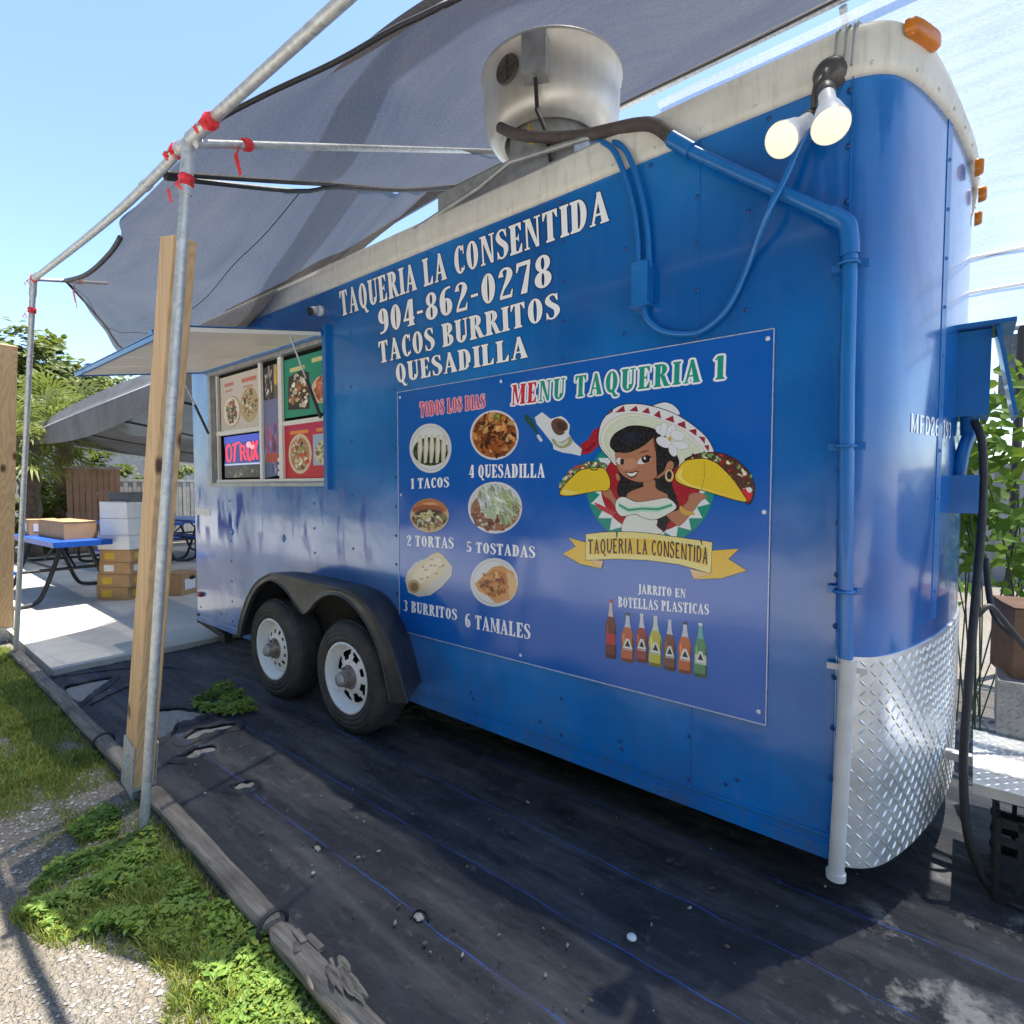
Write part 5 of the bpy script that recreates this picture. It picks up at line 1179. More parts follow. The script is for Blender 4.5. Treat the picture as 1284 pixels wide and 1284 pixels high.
# tie wires on the trim
for px in (1046, 1058, 1068):
    tw = MB(); a = on_y(px, 82, -.024); tw.tube(spline([a, Vector((a.x+.004, -.03, ZT+.06)), Vector((a.x+.008, -.028, ZR-.02)), Vector((a.x+.012, .03, ZR+.012))], 4), .004, 6); tw.build('tie_wire', GREYM, trailer)

# ---- exhaust fan on the roof
FC = Vector((-1.78, .47, 0))
cb = MB(); zr = ZR+.005
cb.box((FC.x-.02, FC.y, zr+.06), (.86, .80, .17)); cb.box((FC.x-.02, FC.y, zr+.155), (.78, .72, .03))
cb.tube([on_y(520, 288, -.01), on_y(600, 236, -.01), on_y(640, 203, -.02), on_y(740, 172, .0)], .012, 8); cb.lathe([(.33, zr+.165), (.25, zr+.20), (.225, zr+.24), (.22, zr+.46)], FC, (0, 0, 1), 40)
fan = cb.build('exhaust_fan', GREYM, trailer); fan['label'] = 'spun aluminium roof exhaust fan on a grey curb'
bw = MB(); zb0 = zr+.17; zb1 = zr+.40
bw.lathe([(.20, zb1+.10), (.245, zb1+.004), (.25, zb1-.004), (.262, zb1-.004), (.285, zb1), (.315, zb1+.022), (.338, zb1+.06), (.352, zb1+.11), (.358, zb1+.16), (.360, zb1+.31), (.370, zb1+.315), (.373, zb1+.33), (.363, zb1+.34), (.345, zb1+.33), (.34, zb1+.15)], FC, (0, 0, 1), 64)
bw.lathe([(.34, zb1+.20), (.12, zb1+.24), (0, zb1+.24)], FC, (0, 0, 1), 40); bw.build('fan_bowl', FANM, fan)
yl = MB(); yl.add([FC+Vector((x*.04+.02, -.2215-.0, zr+.36+z_*.06)) for x, z_ in ((-1, -1), (1, -1), (0, 1))], [(0, 1, 2)]); yl.build('warning_sticker', YELLOWP, fan)
sbx = MB()
dirv = Vector((.42, -.907, 0)); sp = FC+dirv*.39+Vector((0, 0, zb1+.18)); rz = Matrix.Rotation(math.atan2(dirv.y, dirv.x)+math.pi/2, 3, 'Z')
sbx.box(sp, (.115, .085, .18), rz); sbx.box(sp+dirv*.04, (.035, .01, .045), rz); o_ = sbx.build('isolator_switch', GREYM, fan)
vt = MB(); d2 = Vector((.0, -1, 0)); vp = FC+d2*.362+Vector((-.0, 0, zb1+.20)); vt.lathe([(0, .004), (.055, .004), (.06, .010), (.066, .006), (.066, 0)], vp, d2, 24); vt.box(vp+d2*.012, (.11, .006, .008)); vt.box(vp+d2*.012, (.008, .006, .11)); vt.build('motor_vent', simple('vent_grille', (.09, .08, .075), .6), fan)
cbb = MB(); cbb.tube(spline([sp+Vector((0, 0, -.09)), sp+Vector((.01, 0, -.22)), FC+Vector((.21, -.40, zb1-.10)), FC+Vector((.27, -.42, zb1-.22)), FC+Vector((.30, -.42, zb1-.36))], 6), .010, 8); cbb.build('fan_cable', BLACK, fan)

# ---- electrical boxes and step at the nose
def nb(px0, py0, px1, py1, y, dep):
    a, c = on_y(px0, py0, y), on_y(px1, py1, y); return Vector(((a.x+c.x)/2, y+dep/2, (a.z+c.z)/2)), (abs(c.x-a.x), dep, abs(a.z-c.z))
mbx = MB(); c, s_ = nb(1196, 418, 1240, 520, .72, .22); mbx.box(c, s_); c2 = c+Vector((s_[0]/2+.02, -.04, .0)); 
mbx.box(c+Vector((s_[0]/2+.045, -.03, -.005)), (.012, .22, s_[2]*1.05), Matrix.Rotation(R(-10), 3, 'Y')); mbx.box(c+Vector((.02, -.03, s_[2]/2+.012)), (s_[0]+.09, .26, .014)); mbx.build('breaker_box', BLUE2, trailer)
mb2 = MB(); c, s_ = nb(1188, 597, 1226, 643, .66, .14); mb2.box(c, s_); mb2.box(c+Vector((0, -.075, 0)), (s_[0]*1.04, .012, s_[2]*1.04)); mb2.build('socket_box', BLUE2, trailer)
mb3 = MB(); mb3.tube([on_y(1216, 518, .78), on_y(1216, 545, .78)], .03, 12); mb3.tube(spline([on_y(1218, 540, .78), on_y(1208, 565, .74), on_y(1202, 598, .72)], 4), .022, 10); mb3.build('box_conduit', BLUE2, trailer)
ct = MB(); ct.tube(spline([on_y(1222, 528, .74), on_y(1232, 560, .70), on_y(1232, 640, .66), on_y(1224, 740, .56), on_y(1214, 860, .46), on_y(1208, 960, .42), on_y(1214, 1050, .40), on_z(1238, 1110, .05), on_z(1284, 1140, .02), on_z(1400, 1180, .02)], 8), .013, 10)
tag(ct.build('power_cable', BLACK, None, on_z(1284, 1140, .02)), 'thick black power cable hanging down past the tread-plate nose to the ground', 'cable')
ct = MB(); ct.tube(spline([on_y(1236, 700, .9), on_y(1243, 760, .85), on_y(1262, 790, .8), on_y(1300, 815, .8)], 6), .011, 8); ct.tube(spline([on_y(1226, 772, .7), on_y(1240, 760, .72), on_y(1256, 775, .75), on_y(1300, 830, .8)], 6), .010, 8)
tag(ct.build('power_cable', BLACK, None, on_y(1236, 700, .9)), 'looped black cables in front of the brown cardboard box', 'cable')
stp = MB(); zs_ = .44
def pz_(px, py, z=zs_): return on_z(px, py, z)
tw_ = [(.0, .42), (.75, .30), (.78, 1.05), (.02, .95)]
def tread(mb, org, ux, uy, w_, h_, nrm):
    org, ux, uy, nrm = Vector(org), Vector(ux).normalized(), Vector(uy).normalized(), Vector(nrm).normalized()
    c8 = [org+ux*a+uy*b_+nrm*k_ for k_ in (0, -.005) for a, b_ in ((0, 0), (w_, 0), (w_, h_), (0, h_))]
    mb.add(c8, [(0, 1, 2, 3), (7, 6, 5, 4), (0, 4, 5, 1), (1, 5, 6, 2), (2, 6, 7, 3), (3, 7, 4, 0)])
    i = 0; a = .015
    while a < w_-.01:
        j = 0; b_ = .015
        while b_ < h_-.01:
            ang = R(45) if (i+j) % 2 else R(-45); ca, sn = math.cos(ang), math.sin(ang)
            def q(x, y, z): return org+ux*(a+x*ca-y*sn)+uy*(b_+x*sn+y*ca)+nrm*z
            mb.add([q(-.013, 0, 0), q(0, -.004, 0), q(.013, 0, 0), q(0, .004, 0), q(-.006, 0, .003), q(.006, 0, .003)], [(0, 1, 5, 4), (1, 2, 5), (2, 3, 4, 5), (3, 0, 4)]); b_ += .024; j += 1
        a += .024; i += 1
tread(stp, (.03, .40, .42), (1, 0, 0), (0, 1, .04), .80, .48, (0, -.04, 1)); stp.box((.43, .425, .395), (.8, .02, .035)); stp.box((.0, .66, .40), (.10, .04, .03))
stp.build('tread_step', ALU, trailer)
stp = MB(); tread(stp, (.10, .885, .43), (1, 0, 0), (0, .10, 1), .75, .22, (0, -1, .1)); stp.box((.475, 1.05, .54), (.75, .28, .21)); tbx = stp.build('tool_box', SHADEALU, trailer)
# ================================================================== SHADE CANOPY OVER THE TRAILER
PB = on_z(180, 1044, ZG); PT = on_y(237, 176, PB.y+.10)
FB = on_z(20, 815, .05); FTp = on_y(42, 350, FB.y+.06)
canopy = thing('pipe_canopy', 'galvanised pipe canopy frame standing over the blue trailer', 'canopy frame', (PB.x, PB.y, ZG))
def pipe(pts, r=.0185, name='pole', m=GALV, n=14):
    mb = MB(); mb.tube(pts, r, n); return mb.build(name, m, canopy)
pipe([PB, PT]); pipe([FB, FTp])
RD = (PT-FTp).normalized(); RE = PT+RD*5.2
def rpx(x, y): return on_y(x, y, FTp.y+(PT.y-FTp.y)*(x-42)/195)
QN = on_y(430, 1, PT.y+.02); rail_pts = spline([FTp-RD*.03, rpx(95, 309), rpx(147, 266), rpx(183, 232), rpx(212, 203), PT, QN, PT+(QN-PT)*2.2, PT+(QN-PT)*4], 5)
pipe(rail_pts, .0185, 'rail')
def coupler(p, d, L=.10, r=.0235):
    mb = MB(); mb.tube([p-d*L/2, p+d*L/2], r, 14); return mb.build('coupler', GALV, canopy)
coupler(PT+RD*.10, RD, .16); coupler(PT-RD*.12, RD, .14); coupler(rpx(183, 232), RD, .05, .0225); coupler(PT-(PT-PB).normalized()*.10, (PT-PB).normalized(), .18, .0225); coupler(FTp-(FTp-FB).normalized()*.06, (FTp-FB).normalized(), .12, .0225); coupler(FTp+RD*.08, RD, .14)
YRG, ZRG = 1.25, on_y(1040, -6, 1.25).z
def slope_z(x, y):                                   # sheet height between the rail and the ridge
    rz = FTp.z+(PT.z-FTp.z)*(x-FTp.x)/(PT.x-FTp.x); ry = FTp.y+(PT.y-FTp.y)*(x-FTp.x)/(PT.x-FTp.x)
    f = (y-ry)/(YRG-ry); return rz+(ZRG-rz)*f
JC = PT+RD*.06
JC = JC-Vector((0, 0, .03)); c1_ = on_y(622, 190, .95); CR1 = JC+(c1_-JC)*((YRG-JC.y)/(c1_.y-JC.y))
pipe([JC, CR1], .0145, 'cross_pipe')
CF1 = Vector((-7.45, YRG+.1, ZRG+.08)); pipe([FTp, FTp.lerp(CF1, .24)], .013, 'cross_pipe')
pipe([Vector((-3.0, YRG+.2, ZRG+.10)), Vector((3.4, YRG+.2, ZRG+.10))], .021, 'ridge_pipe')
YB, ZB2 = 3.7, 2.6
pb_ = on_y(1284, 409, YB); ZB2 = pb_.z
pipe([Vector((-7.4, YB, ZB2)), Vector((3.4, YB, ZB2))], .022, 'rail')
for x in (-.6, 1.9):
    pipe([Vector((x, YRG+.2, ZRG+.06)), Vector((x, YB, ZB2))], .020, 'cross_pipe')
for yq in (3.02, 3.32): pipe([Vector((-.9, yq, ZRG+(ZB2-ZRG)*(yq-YRG)/(YB-YRG)+.02)), Vector((3.4, yq, ZRG+(ZB2-ZRG)*(yq-YRG)/(YB-YRG)+.02))], .012, 'purlin')
pq = on_y(1279, 500, YB); pipe([Vector((pq.x, YB, ZB2)), Vector((pq.x-.02, YB, ZG))], .03, 'pole', simple('dark_post_paint', (.05, .045, .04), .6))
pipe([Vector((-6.6, YB, ZB2)), Vector((-6.6, YB, .03))])

# red tape tied round the joints
def ribbon(p, d, label, tail=.08, r=.024):
    mb = MB(); d = Vector(d).normalized(); mb.tube([p-d*.020, p-d*.012, p-d*.004, p+d*.006, p+d*.014, p+d*.020], [r*.98, r*1.16, r*1.02, r*1.2, r*1.05, r*.98], 9, 0, True, False)
    for s_ in (0, 1):
        a = p+Vector((rnd.uniform(-.02, .02), -.03, -.02)); x = rnd.uniform(-.05, .05); pts = [a, a+Vector((x, -.02, -tail*.4)), a+Vector((x*1.5, -.01, -tail*(.9+.3*s_)))]
        for q0, q1 in zip(pts, pts[1:]): mb.add([q0+Vector((-.012, 0, 0)), q0+Vector((.012, 0, .004)), q1+Vector((.013, .004, 0)), q1+Vector((-.011, .004, .004))], [(0, 1, 2, 3)])
    return tag(mb.build('red_ribbon', RIBBON, None, p), label, 'ribbon', 'red tape tied to the canopy pipes')
ud = (PT-PB).normalized()
ribbon(PT+RD*.20, RD, 'red tape round the front rail just above the pole joint', .04)
ribbon(PT-RD*.12, RD, 'red tape round the rail just below the pole joint', .03)
ribbon(PT-ud*.14, ud, 'thick red tape knot round the leaning pole under the joint', .05)
ribbon(JC.lerp(CR1, .085), CR1-JC, 'red tape hanging with tails from the cross pipe', .10, .021)
ribbon(FTp+RD*.05, RD, 'small red tape on the far corner of the rail', .03)
ribbon(FTp-(FTp-FB).normalized()*.22, FTp-FB, 'red tape round the far pole below its top', .05)
ct_ = FTp.lerp(CF1, .14)
ribbon(ct_, CF1-FTp, 'red tape with a long hanging tail at the far cloth corner', .18, .019)
ribbon(on_y(1252, 414, YB-.0), (1, 0, 0), 'red tape on the pale rail behind the trailer nose', .05, .026)

# shade cloths: curved sheets between edge lines
def coons(mb, e_bot, e_top, e_l, e_r, nu, nv, bumpf):
    """e_bot, e_top run along u; e_l, e_r along v"""
    def at(pl, t):
        t = max(0, min(.99999, t))*(len(pl)-1); i = int(t); return pl[i].lerp(pl[i+1], t-i)
    def fn(u, v):
        a = at(e_bot, u)*(1-v)+at(e_top, u)*v; b = at(e_l, v)*(1-u)+at(e_r, v)*u
        c = (e_bot[0]*(1-u)+e_bot[-1]*u)*(1-v)+(e_top[0]*(1-u)+e_top[-1]*u)*v
        return a+b-c+bumpf(u, v)
    mb.grid(fn, nu, nv); return fn
def railp(x): return PT+RD*((x-PT.x)/RD.x)
S0 = rpx(200, 216)+Vector((0, .02, -.012)); rA = rpx(149, 267)
R0 = on_y(572, 236, YRG-.04); R1 = on_y(286, 388, YRG-.04)
C0 = on_y(82, 352, FTp.y+.22)
fy_ = FTp.y
e_bot = resample(spline([S0, rpx(183, 234)+Vector((0, .02, -.012)), rpx(165, 252)+Vector((0, .02, -.012)), rpx(150, 276), on_y(152, 294, fy_+.09), on_y(143, 311, fy_+.13), on_y(131, 325, fy_+.16), on_y(117, 338, fy_+.19), on_y(102, 347, fy_+.21), C0], 6), 60)
e_top = resample(spline([R0, on_y(430, 316, YRG-.04), R1], 10), 60)
e_l = resample(spline([S0, S0.lerp(R0, .3)+Vector((0, 0, -.045)), S0.lerp(R0, .42)+Vector((0, 0, -.02)), S0.lerp(R0, .7)+Vector((0, 0, -.03)), R0], 8), 40)
e_r = resample(spline([C0, on_y(104, 376, FTp.y+.42), on_y(132, 408, FTp.y+.6), on_y(158, 440, FTp.y+.78), on_y(215, 450, FTp.y+1.25), R1], 8), 40)
def wr(u, v):
    fan_ = .018*math.sin((v*9+u*3)*2.2)*(u**1.5)*math.sin(math.pi*min(1, v*1.02)) + .012*noise.noise((u*5, v*16, 2))
    rr0 = math.hypot(1-u, v); an = math.atan2(v, 1-u+1e-6); fan_ += .020*(abs(math.sin(an*9+.8*rr0))**.6-.5)*max(0, min(1, rr0*2.2))*max(0, 1-rr0*.75)*(1+.5*noise.noise((an*5, 0, 0)))
    fan_ += 1.9*(.016*math.sin(v*44+3*noise.noise((u*3, v*3, 5)))*max(0, v-.35)+.010*math.sin(v*27+u*4))*math.sin(math.pi*u)
    return Vector((0, .0, (-.30*math.sin(math.pi*u)*math.sin(math.pi*v) - .12*math.sin(math.pi*v)**2*u + fan_*2.6)*min(1, 6*v)*min(1, 8*(1-v))))
mb = MB(); ffn = coons(mb, e_bot, e_top, e_l, e_r, 110, 72, wr); mb.grid(lambda u, v: ffn(u, .84+.15*v)+Vector((0, 0, .012)), 90, 8); mb.grid(lambda u, v: ffn(u, .40+.12*v-.08*u+.012*noise.noise((u*7, v*2, 1)))+Vector((0, 0, .012)), 90, 5, 1)
far_cloth = mb.build('shade_cloth', [MESHCLOTH, THINMESH], None, C0); tag(far_cloth, 'sagging grey shade net above the serving window, drawn to the far corner', 'shade cloth', 'shade cloths of the canopy')
def hem(pl, r, o, name='hem'):
    mb = MB(); mb.tube(pl, r, 6); return mb.build(name, BLACK, o)
hem([ffn(i/60, .30-.10*(i/60))-Vector((0, 0, .004)) for i in range(61)], .0025, far_cloth, 'seam'); hem([p for p in e_bot[24:]], .015, far_cloth); hem(e_r, .010, far_cloth); hem(e_l, .012, far_cloth)
# near sheet
S1 = S0+RD*.02+Vector((0, 0, .01)); Q1 = R0+Vector((.0, 0, .02))
NE = on_y(700, -75, -.35); NE2 = Vector((1.3, -.45, 3.2)); RE2 = Vector((1.9, YRG-.04, ZRG))
e_b2 = resample(spline([S1, railp((S1.x+PT.x)/2)+Vector((0, .03, 0)), on_y(262, 158, PT.y+.04), on_y(330, 120, PT.y+.12), on_y(420, 78, PT.y+.22), on_y(490, 38, PT.y+.32), on_y(562, 2, PT.y+.42), on_y(640, -60, PT.y+.52), NE2], 6), 70)
e_t2 = resample(spline([Q1, on_y(785, 128, YRG-.04), on_y(1040, 4, YRG-.04), RE2], 10), 70)
e_l2 = resample(spline([S1, S0.lerp(R0, .25)+Vector((.03, 0, -.01)), S0.lerp(R0, .42)+Vector((.0, 0, -.005)), S0.lerp(R0, .7)+Vector((-.02, 0, -.015)), Q1], 8), 40)
e_r2 = resample([NE2, RE2], 40)
def wr2(u, v):
    p = (u*7-4.5)
    w_ = .055*math.sin((v*3.2+u*2.6)*3.1)*math.sin(math.pi*v)*min(1, 5*u) + .02*noise.noise((u*8, v*12, 7)) + .035*max(0, 1-abs(v-.40-.12*u)/.035)*min(1, 6*u)
    return Vector((0, 0, w_*min(1, 8*v)*min(1, 8*(1-v))*min(1, 10*u)))
mb = MB(); fnn = coons(mb, e_b2, e_t2, e_l2, e_r2, 110, 70, wr2)
topz = zb1+.34
for i, p in enumerate(mb.v):                          # the sheet is pushed up where it lies over the fan
    d = math.hypot(p.x-FC.x, p.y-FC.y)
    if d < 1.45:
        need = topz+.05-max(0, d-.42)*.36
        if p.z < need: p.z = p.z+(need-p.z)*min(1, max(0, (1.45-d)/.65))*min(1, max(0, (p.x+2.75)/.4))*min(1, (i % 71)/70*6)
mb.grid(lambda u, v: fnn(u, .27+.13*v+.10*u+.015*noise.noise((u*8, v*2, 6)))+Vector((0, 0, .015)), 90, 5, 1)
for p in mb.v[-(91*6):]:
    d = math.hypot(p.x-FC.x, p.y-FC.y)
    if d < 1.45:
        need = topz+.066-max(0, d-.42)*.36
        if p.z < need: p.z = p.z+(need-p.z)*min(1, max(0, (1.45-d)/.65))*min(1, max(0, (p.x+2.75)/.4))
near_cloth = mb.build('shade_cloth', [MESHCLOTH, THINMESH], None, S1); tag(near_cloth, 'grey shade net stretched over the roof exhaust fan toward the viewer', 'shade cloth', 'shade cloths of the canopy')
hem([p for p in e_b2[4:]], .009, near_cloth); hem(e_l2, .012, near_cloth); hem(e_t2, .008, near_cloth)
# pale sheet on the other slope
mb = MB()
def palef(u, v):
    x = -1.6+5.0*u; y = YRG+.10+(YB-YRG-.10)*v; return Vector((x, y, ZRG+(ZB2-ZRG)*(y-YRG)/(YB-YRG) - .05*math.sin(math.pi*v)*abs(math.sin(u*math.pi*3)) + .015*noise.noise((u*9, v*9, 3))))
mb.grid(palef, 60, 40); tag(mb.build('shade_cloth', [WHITECLOTH], None, palef(.5, 1)), 'pale translucent shade net behind the trailer nose', 'shade cloth', 'shade cloths of the canopy')
mb = MB(); a = on_y(1254, 420, YB+.05); b_ = on_y(1300, 495, YB+.05)
mb.grid(lambda u, v: Vector((a.x+(b_.x-a.x+.6)*u, YB+.05+.03*math.sin(u*11), a.z+(b_.z-a.z)*v)), 24, 6); tag(mb.build('hanging_tarp', TARP, None, a), 'short grey tarp hanging from the pale rail at the right edge', 'tarp')

# ================================================================== WOODEN POSTS
def wooden_post(bt, tp, w_, d_, label, brk, bx=.0):
    root = thing('wooden_post', label, 'post', bt)
    mb = MB(); mb.beam(bt+(tp-bt)*(.10/(tp-bt).length), tp, w_, d_, (0, 1, 0)); o = mb.build('timber', WOOD, root)
    bv = o.modifiers.new('edge', 'BEVEL'); bv.width = .004; bv.segments = 2
    mb = MB(); d = (tp-bt).normalized(); c = bt+d*.16; x = Vector((1, 0, 0)); 
    for s_ in (-1, 1): mb.beam(bt+d*.06+Vector((0, s_*(d_/2+.004), 0)), bt+d*.30+Vector((0, s_*(d_/2+.004), 0)), w_+.004, .005, (0, 1, 0))
    mb.beam(bt+d*.085, bt+d*.10, w_+.01, d_+.012, (0, 1, 0)); mb.beam(bt-d*.05, bt+d*.09, .05, .05, (0, 1, 0))
    for s_ in (.18, .24): mb.lathe([(.012, 0), (.012, .008), (0, .009)], bt+d*s_+Vector((0, -d_/2-.006, 0)), (0, -1, 0), 6, 0, False)
    mb.build('post_base', GALV if 1 else GREYM, root); return root
wb_ = on_z(166, 1044, ZG); wb_.y = PB.y+.075; wb_ = on_y(173, 1030, PB.y+.075); wb_.z = ZG
wt_ = on_y(224, 300, PB.y+.12)
wooden_post(wb_, wt_, .135, .085, 'leaning pale wooden post strapped behind the galvanised pole nearest the viewer', 1)
fb_ = on_y(4, 818, FB.y+.02); fb_.z = .045; ft_ = on_y(8, 432, FB.y+.05)
wooden_post(fb_, ft_, .17, .12, 'upright pale wooden post at the far left with a grey base bracket', 1)

# ================================================================== FAR PATIO: TABLES, BOXES, CANOPY
ZS = .05
def carton(px, py, w_, d_, h_, ang, label, mat=CARD, name='cardboard_box', cat='box', group=None, z=ZS, marks=True, pos=None, hole=False):
    c = Vector(pos) if pos is not None else on_z(px, py, z); rot = Matrix.Rotation(R(ang), 3, 'Z')
    root = thing(name, label, cat, c, group)
    mb = MB(); mb.box(c+Vector((0, 0, h_/2)), (w_, d_, h_), rot); 
    mb.box(c+Vector((0, 0, h_+.002)), (w_*.99, .05, .003), rot)
    o = mb.build('box_body', mat, root); bv = o.modifiers.new('edge', 'BEVEL'); bv.width = .006; bv.segments = 2
    mb = MB()
    for s_ in (-1, 1): mb.box(c+rot @ Vector((0, s_*d_*.25, h_+.003)), (w_*1.005, d_*.49, .004), rot @ Matrix.Rotation(R(s_*1.5), 3, 'X'))
    mb.build('lid_flap', mat, root)
    if marks:
        mb = MB(); mb.box(c+rot @ Vector((-w_*.18, -d_/2-.001, h_*.5)), (w_*.32, .003, h_*.55), rot); mb.build('printed_label', marks if not isinstance(marks, bool) else LABELW, root); mb = MB(); mb.box(c+rot @ Vector((w_/2+.001, -d_*.1, h_*.5)), (.003, d_*.5, h_*.5), rot); mb.build('printed_label', marks if not isinstance(marks, bool) else LABELW, root)
    if hole:
        mb = MB(); mb.lathe([(0, .003), (.03, .003)], c+rot @ Vector((w_/2, 0, h_*.78)), rot @ Vector((1, 0, 0)), 16); mb.box(c+rot @ Vector((w_/2+.0015, 0, h_*.76)), (.003, .10, .035), rot); mb.build('handle_hole', DARK, root)
    return root
def pxz(px, py, d=None): return on_z(px, py, ZS)
base = on_z(146, 752, ZS)                             # stack by the leaning post
x0, y0 = base.x-.15, base.y+.16
G1 = 'cartons stacked on the patio'
zc = ZS
for i, (h_, lab, mk) in enumerate(((.150, 'brown carton at the bottom of the stack beside the leaning post', YELLOWP), (.148, 'brown carton second from the bottom of the stack', YELLOWP), (.142, 'brown carton third from the bottom of the stack', LABELW), (.142, 'topmost brown carton of the stack, under the white boxes', YELLOWP))):
    carton(0, 0, .42 if i < 2 else .39, .46 if i < 2 else .44, h_, 33+i*1.2, lab, group=G1, pos=(x0+.01*i, y0+.005*i, zc), marks=mk); zc += h_+.007
for i, (h_, lab, sc_) in enumerate(((.165, 'lowest and widest white box on top of the brown cartons', .42), (.20, 'middle white box of the white pile', .38), (.19, 'topmost white box of the white pile', .375))):
    carton(0, 0, sc_, sc_+.03, h_, 33-i, lab, mat=WBOX, name='white_box', group='white boxes piled on the cartons', pos=(x0+.03, y0+.015, zc), marks=False); zc += h_+.007
mb = MB(); c = Vector((x0+.05, y0+.05, zc+.004)); rz = Matrix.Rotation(R(31), 3, 'Z')
mb.box(c+Vector((0, 0, .05)), (.28, .34, .10), rz); mb.box(c+Vector((0, 0, .102)), (.31, .37, .014), rz)
tag(mb.build('grey_tray', simple('grey_plastic', (.07, .085, .11), .5), None, c), 'dark grey lidded tub on top of the white boxes', 'tub')
carton(0, 0, .34, .36, .27, 30, 'single brown carton with a hand hole near the trailer corner', pos=on_z(216, 747, ZS)+Vector((-.12, .14, 0)), marks=LABELW, hole=True)

# picnic tables of blue coated mesh
def picnic(loc, ang, label, hw=.38):
    root = thing('picnic_table', label, 'picnic table', loc, 'blue picnic tables'); rz = Matrix.Rotation(R(ang), 3, 'Z'); L = Vector(loc)
    def T(x, y, z): return L+rz @ Vector((x, y, z))
    mb = MB(); mb.box(T(0, 0, .73), (1.85, hw*2, .03), rz); mb.box(T(0, hw, .715), (1.85, .02, .06), rz); mb.box(T(0, -hw, .715), (1.85, .02, .06), rz); mb.box(T(.92, 0, .715), (.02, hw*2, .06), rz); mb.box(T(-.92, 0, .715), (.02, hw*2, .06), rz); mb.build('table_top', TBLUE, root)
    for s_ in (-1, 1):
        mb = MB(); mb.box(T(0, s_*.72, .44), (1.85, .27, .03), rz); mb.box(T(0, s_*.85, .425), (1.85, .02, .05), rz); mb.build('bench', TBLUE, root)
    for s_ in (-1, 1):
        for t_ in (-1, 1):
            mb = MB(); mb.tube(spline([T(s_*.62, t_*.12, .71), T(s_*.62, t_*.22, .40), T(s_*.62, t_*.34, .09), T(s_*.62, t_*.46, .028), T(s_*.62, t_*.62, .028), T(s_*.62, t_*.72, .10), T(s_*.62, t_*.72, .42)], 6), .024, 10); mb.build('leg', BLACK, root)
    mb = MB(); mb.tube([T(-.62, -.2, .42), T(.62, -.2, .42)], .016, 8); mb.tube([T(-.62, 0, .40), T(0, 0, .70)], .014, 8); mb.tube([T(.62, 0, .40), T(0, 0, .70)], .014, 8); mb.tube([T(-.62, -.7, .41), T(-.62, .7, .41)], .018, 8); mb.tube([T(.62, -.7, .41), T(.62, .7, .41)], .018, 8); mb.build('brace', BLACK, root)
    return root
cr = on_z(68, 680, ZS+.75); cr2 = on_z(132, 677, ZS+.75)
t1c = Vector((cr.x-.93, cr.y+.22, ZS)); picnic(t1c, 3, 'blue picnic table at the left with brown cartons on top', .27)
t2 = on_z(232, 706, ZS); picnic((t2.x-1.2, t2.y+.5, ZS), 6, 'blue picnic table half hidden behind the trailer corner')
picnic((t1c.x-2.9, t1c.y+1.7, ZS), 3, 'distant blue picnic table in the shade of the far canopy')
carton(0, 0, .95, .32, .20, 4, 'long low brown carton lying on the picnic table', pos=(t1c.x+.12, t1c.y+.06, ZS+.747), marks=False, name='cardboard_box')
carton(0, 0, .36, .30, .19, -3, 'short brown carton at the left end of the picnic table', pos=(t1c.x-.62, t1c.y-.05, ZS+.747), marks=LABELW)
# far canopy
A_ = on_y(28, 548, .45); B_ = on_y(182, 487, .30); dirA = (B_-A_)
fcan = thing('patio_canopy', 'white pipe frame of the second canopy above the picnic tables', 'canopy frame', (B_.x, B_.y, ZS))
def fpipe(pts, r=.026, name='pole', m=WHITE):
    mb = MB(); mb.tube(pts, r, 10); return mb.build(name, m, fcan)
Be = B_+dirA*.30
fpipe([A_, Be], .028, 'rail')
FY2, FZ2 = 4.2, 1.95
A2_ = Vector((A_.x, FY2, FZ2)); B2_ = Vector((Be.x, FY2+.1, FZ2+.02)); 
for f in (0, .25, .5, .75, 1.0): fpipe([A_.lerp(Be, f)+Vector((0, 0, -.01)), A2_.lerp(B2_, f)+Vector((0, 0, -.04))], .018, 'rafter', BLACK if f else WHITE)
fpipe([A2_, B2_], .02, 'rail', GALV)
fpipe(spline([A_+Vector((.02, 0, -.02)), A_+Vector((.1, -.02, -.5)), A_+Vector((-.3, -.15, -.9)), Vector((A_.x-.5, A_.y-.2, ZS))], 6), .03)
fpipe([A2_, Vector((A2_.x+.1, FY2, ZS))], .026, 'pole', GALV); fpipe([A2_.lerp(B2_, .33), A2_.lerp(B2_, .33)-Vector((0, 0, FZ2-ZS))], .026, 'pole', GALV); fpipe([B2_, Vector((B2_.x, FY2+.1, ZS))], .03, 'pole', GALV)
mb = MB(); 
mb.grid(lambda u, v: A_.lerp(Be, u).lerp(A2_.lerp(B2_, u), v)+Vector((0, 0, .035-.10*math.sin(math.pi*v)*(.6+.4*math.sin(u*12.5)**2))), 40, 16)
fc2 = mb.build('canopy_tarp', [TARP], None, B_); tag(fc2, 'grey tarpaulin roof sloping back over the picnic tables', 'tarp')
mb = MB()
def val(u, v):
    p = A_.lerp(Be, u); drop = .14+.24*math.sin(math.pi*u); lift = .17*(1-abs(u*2-1)**2)+.10
    if v < .5: return p+Vector((0, .10*(1-v*2), lift*(1-v*2)))+Vector((0, 0, .0))
    return p+Vector((0, -.04-.03*math.sin(u*9)*(v-.5), -drop*(v-.5)*2))
mb.grid(val, 40, 10); mb.build('valance', LITTARP, fc2)

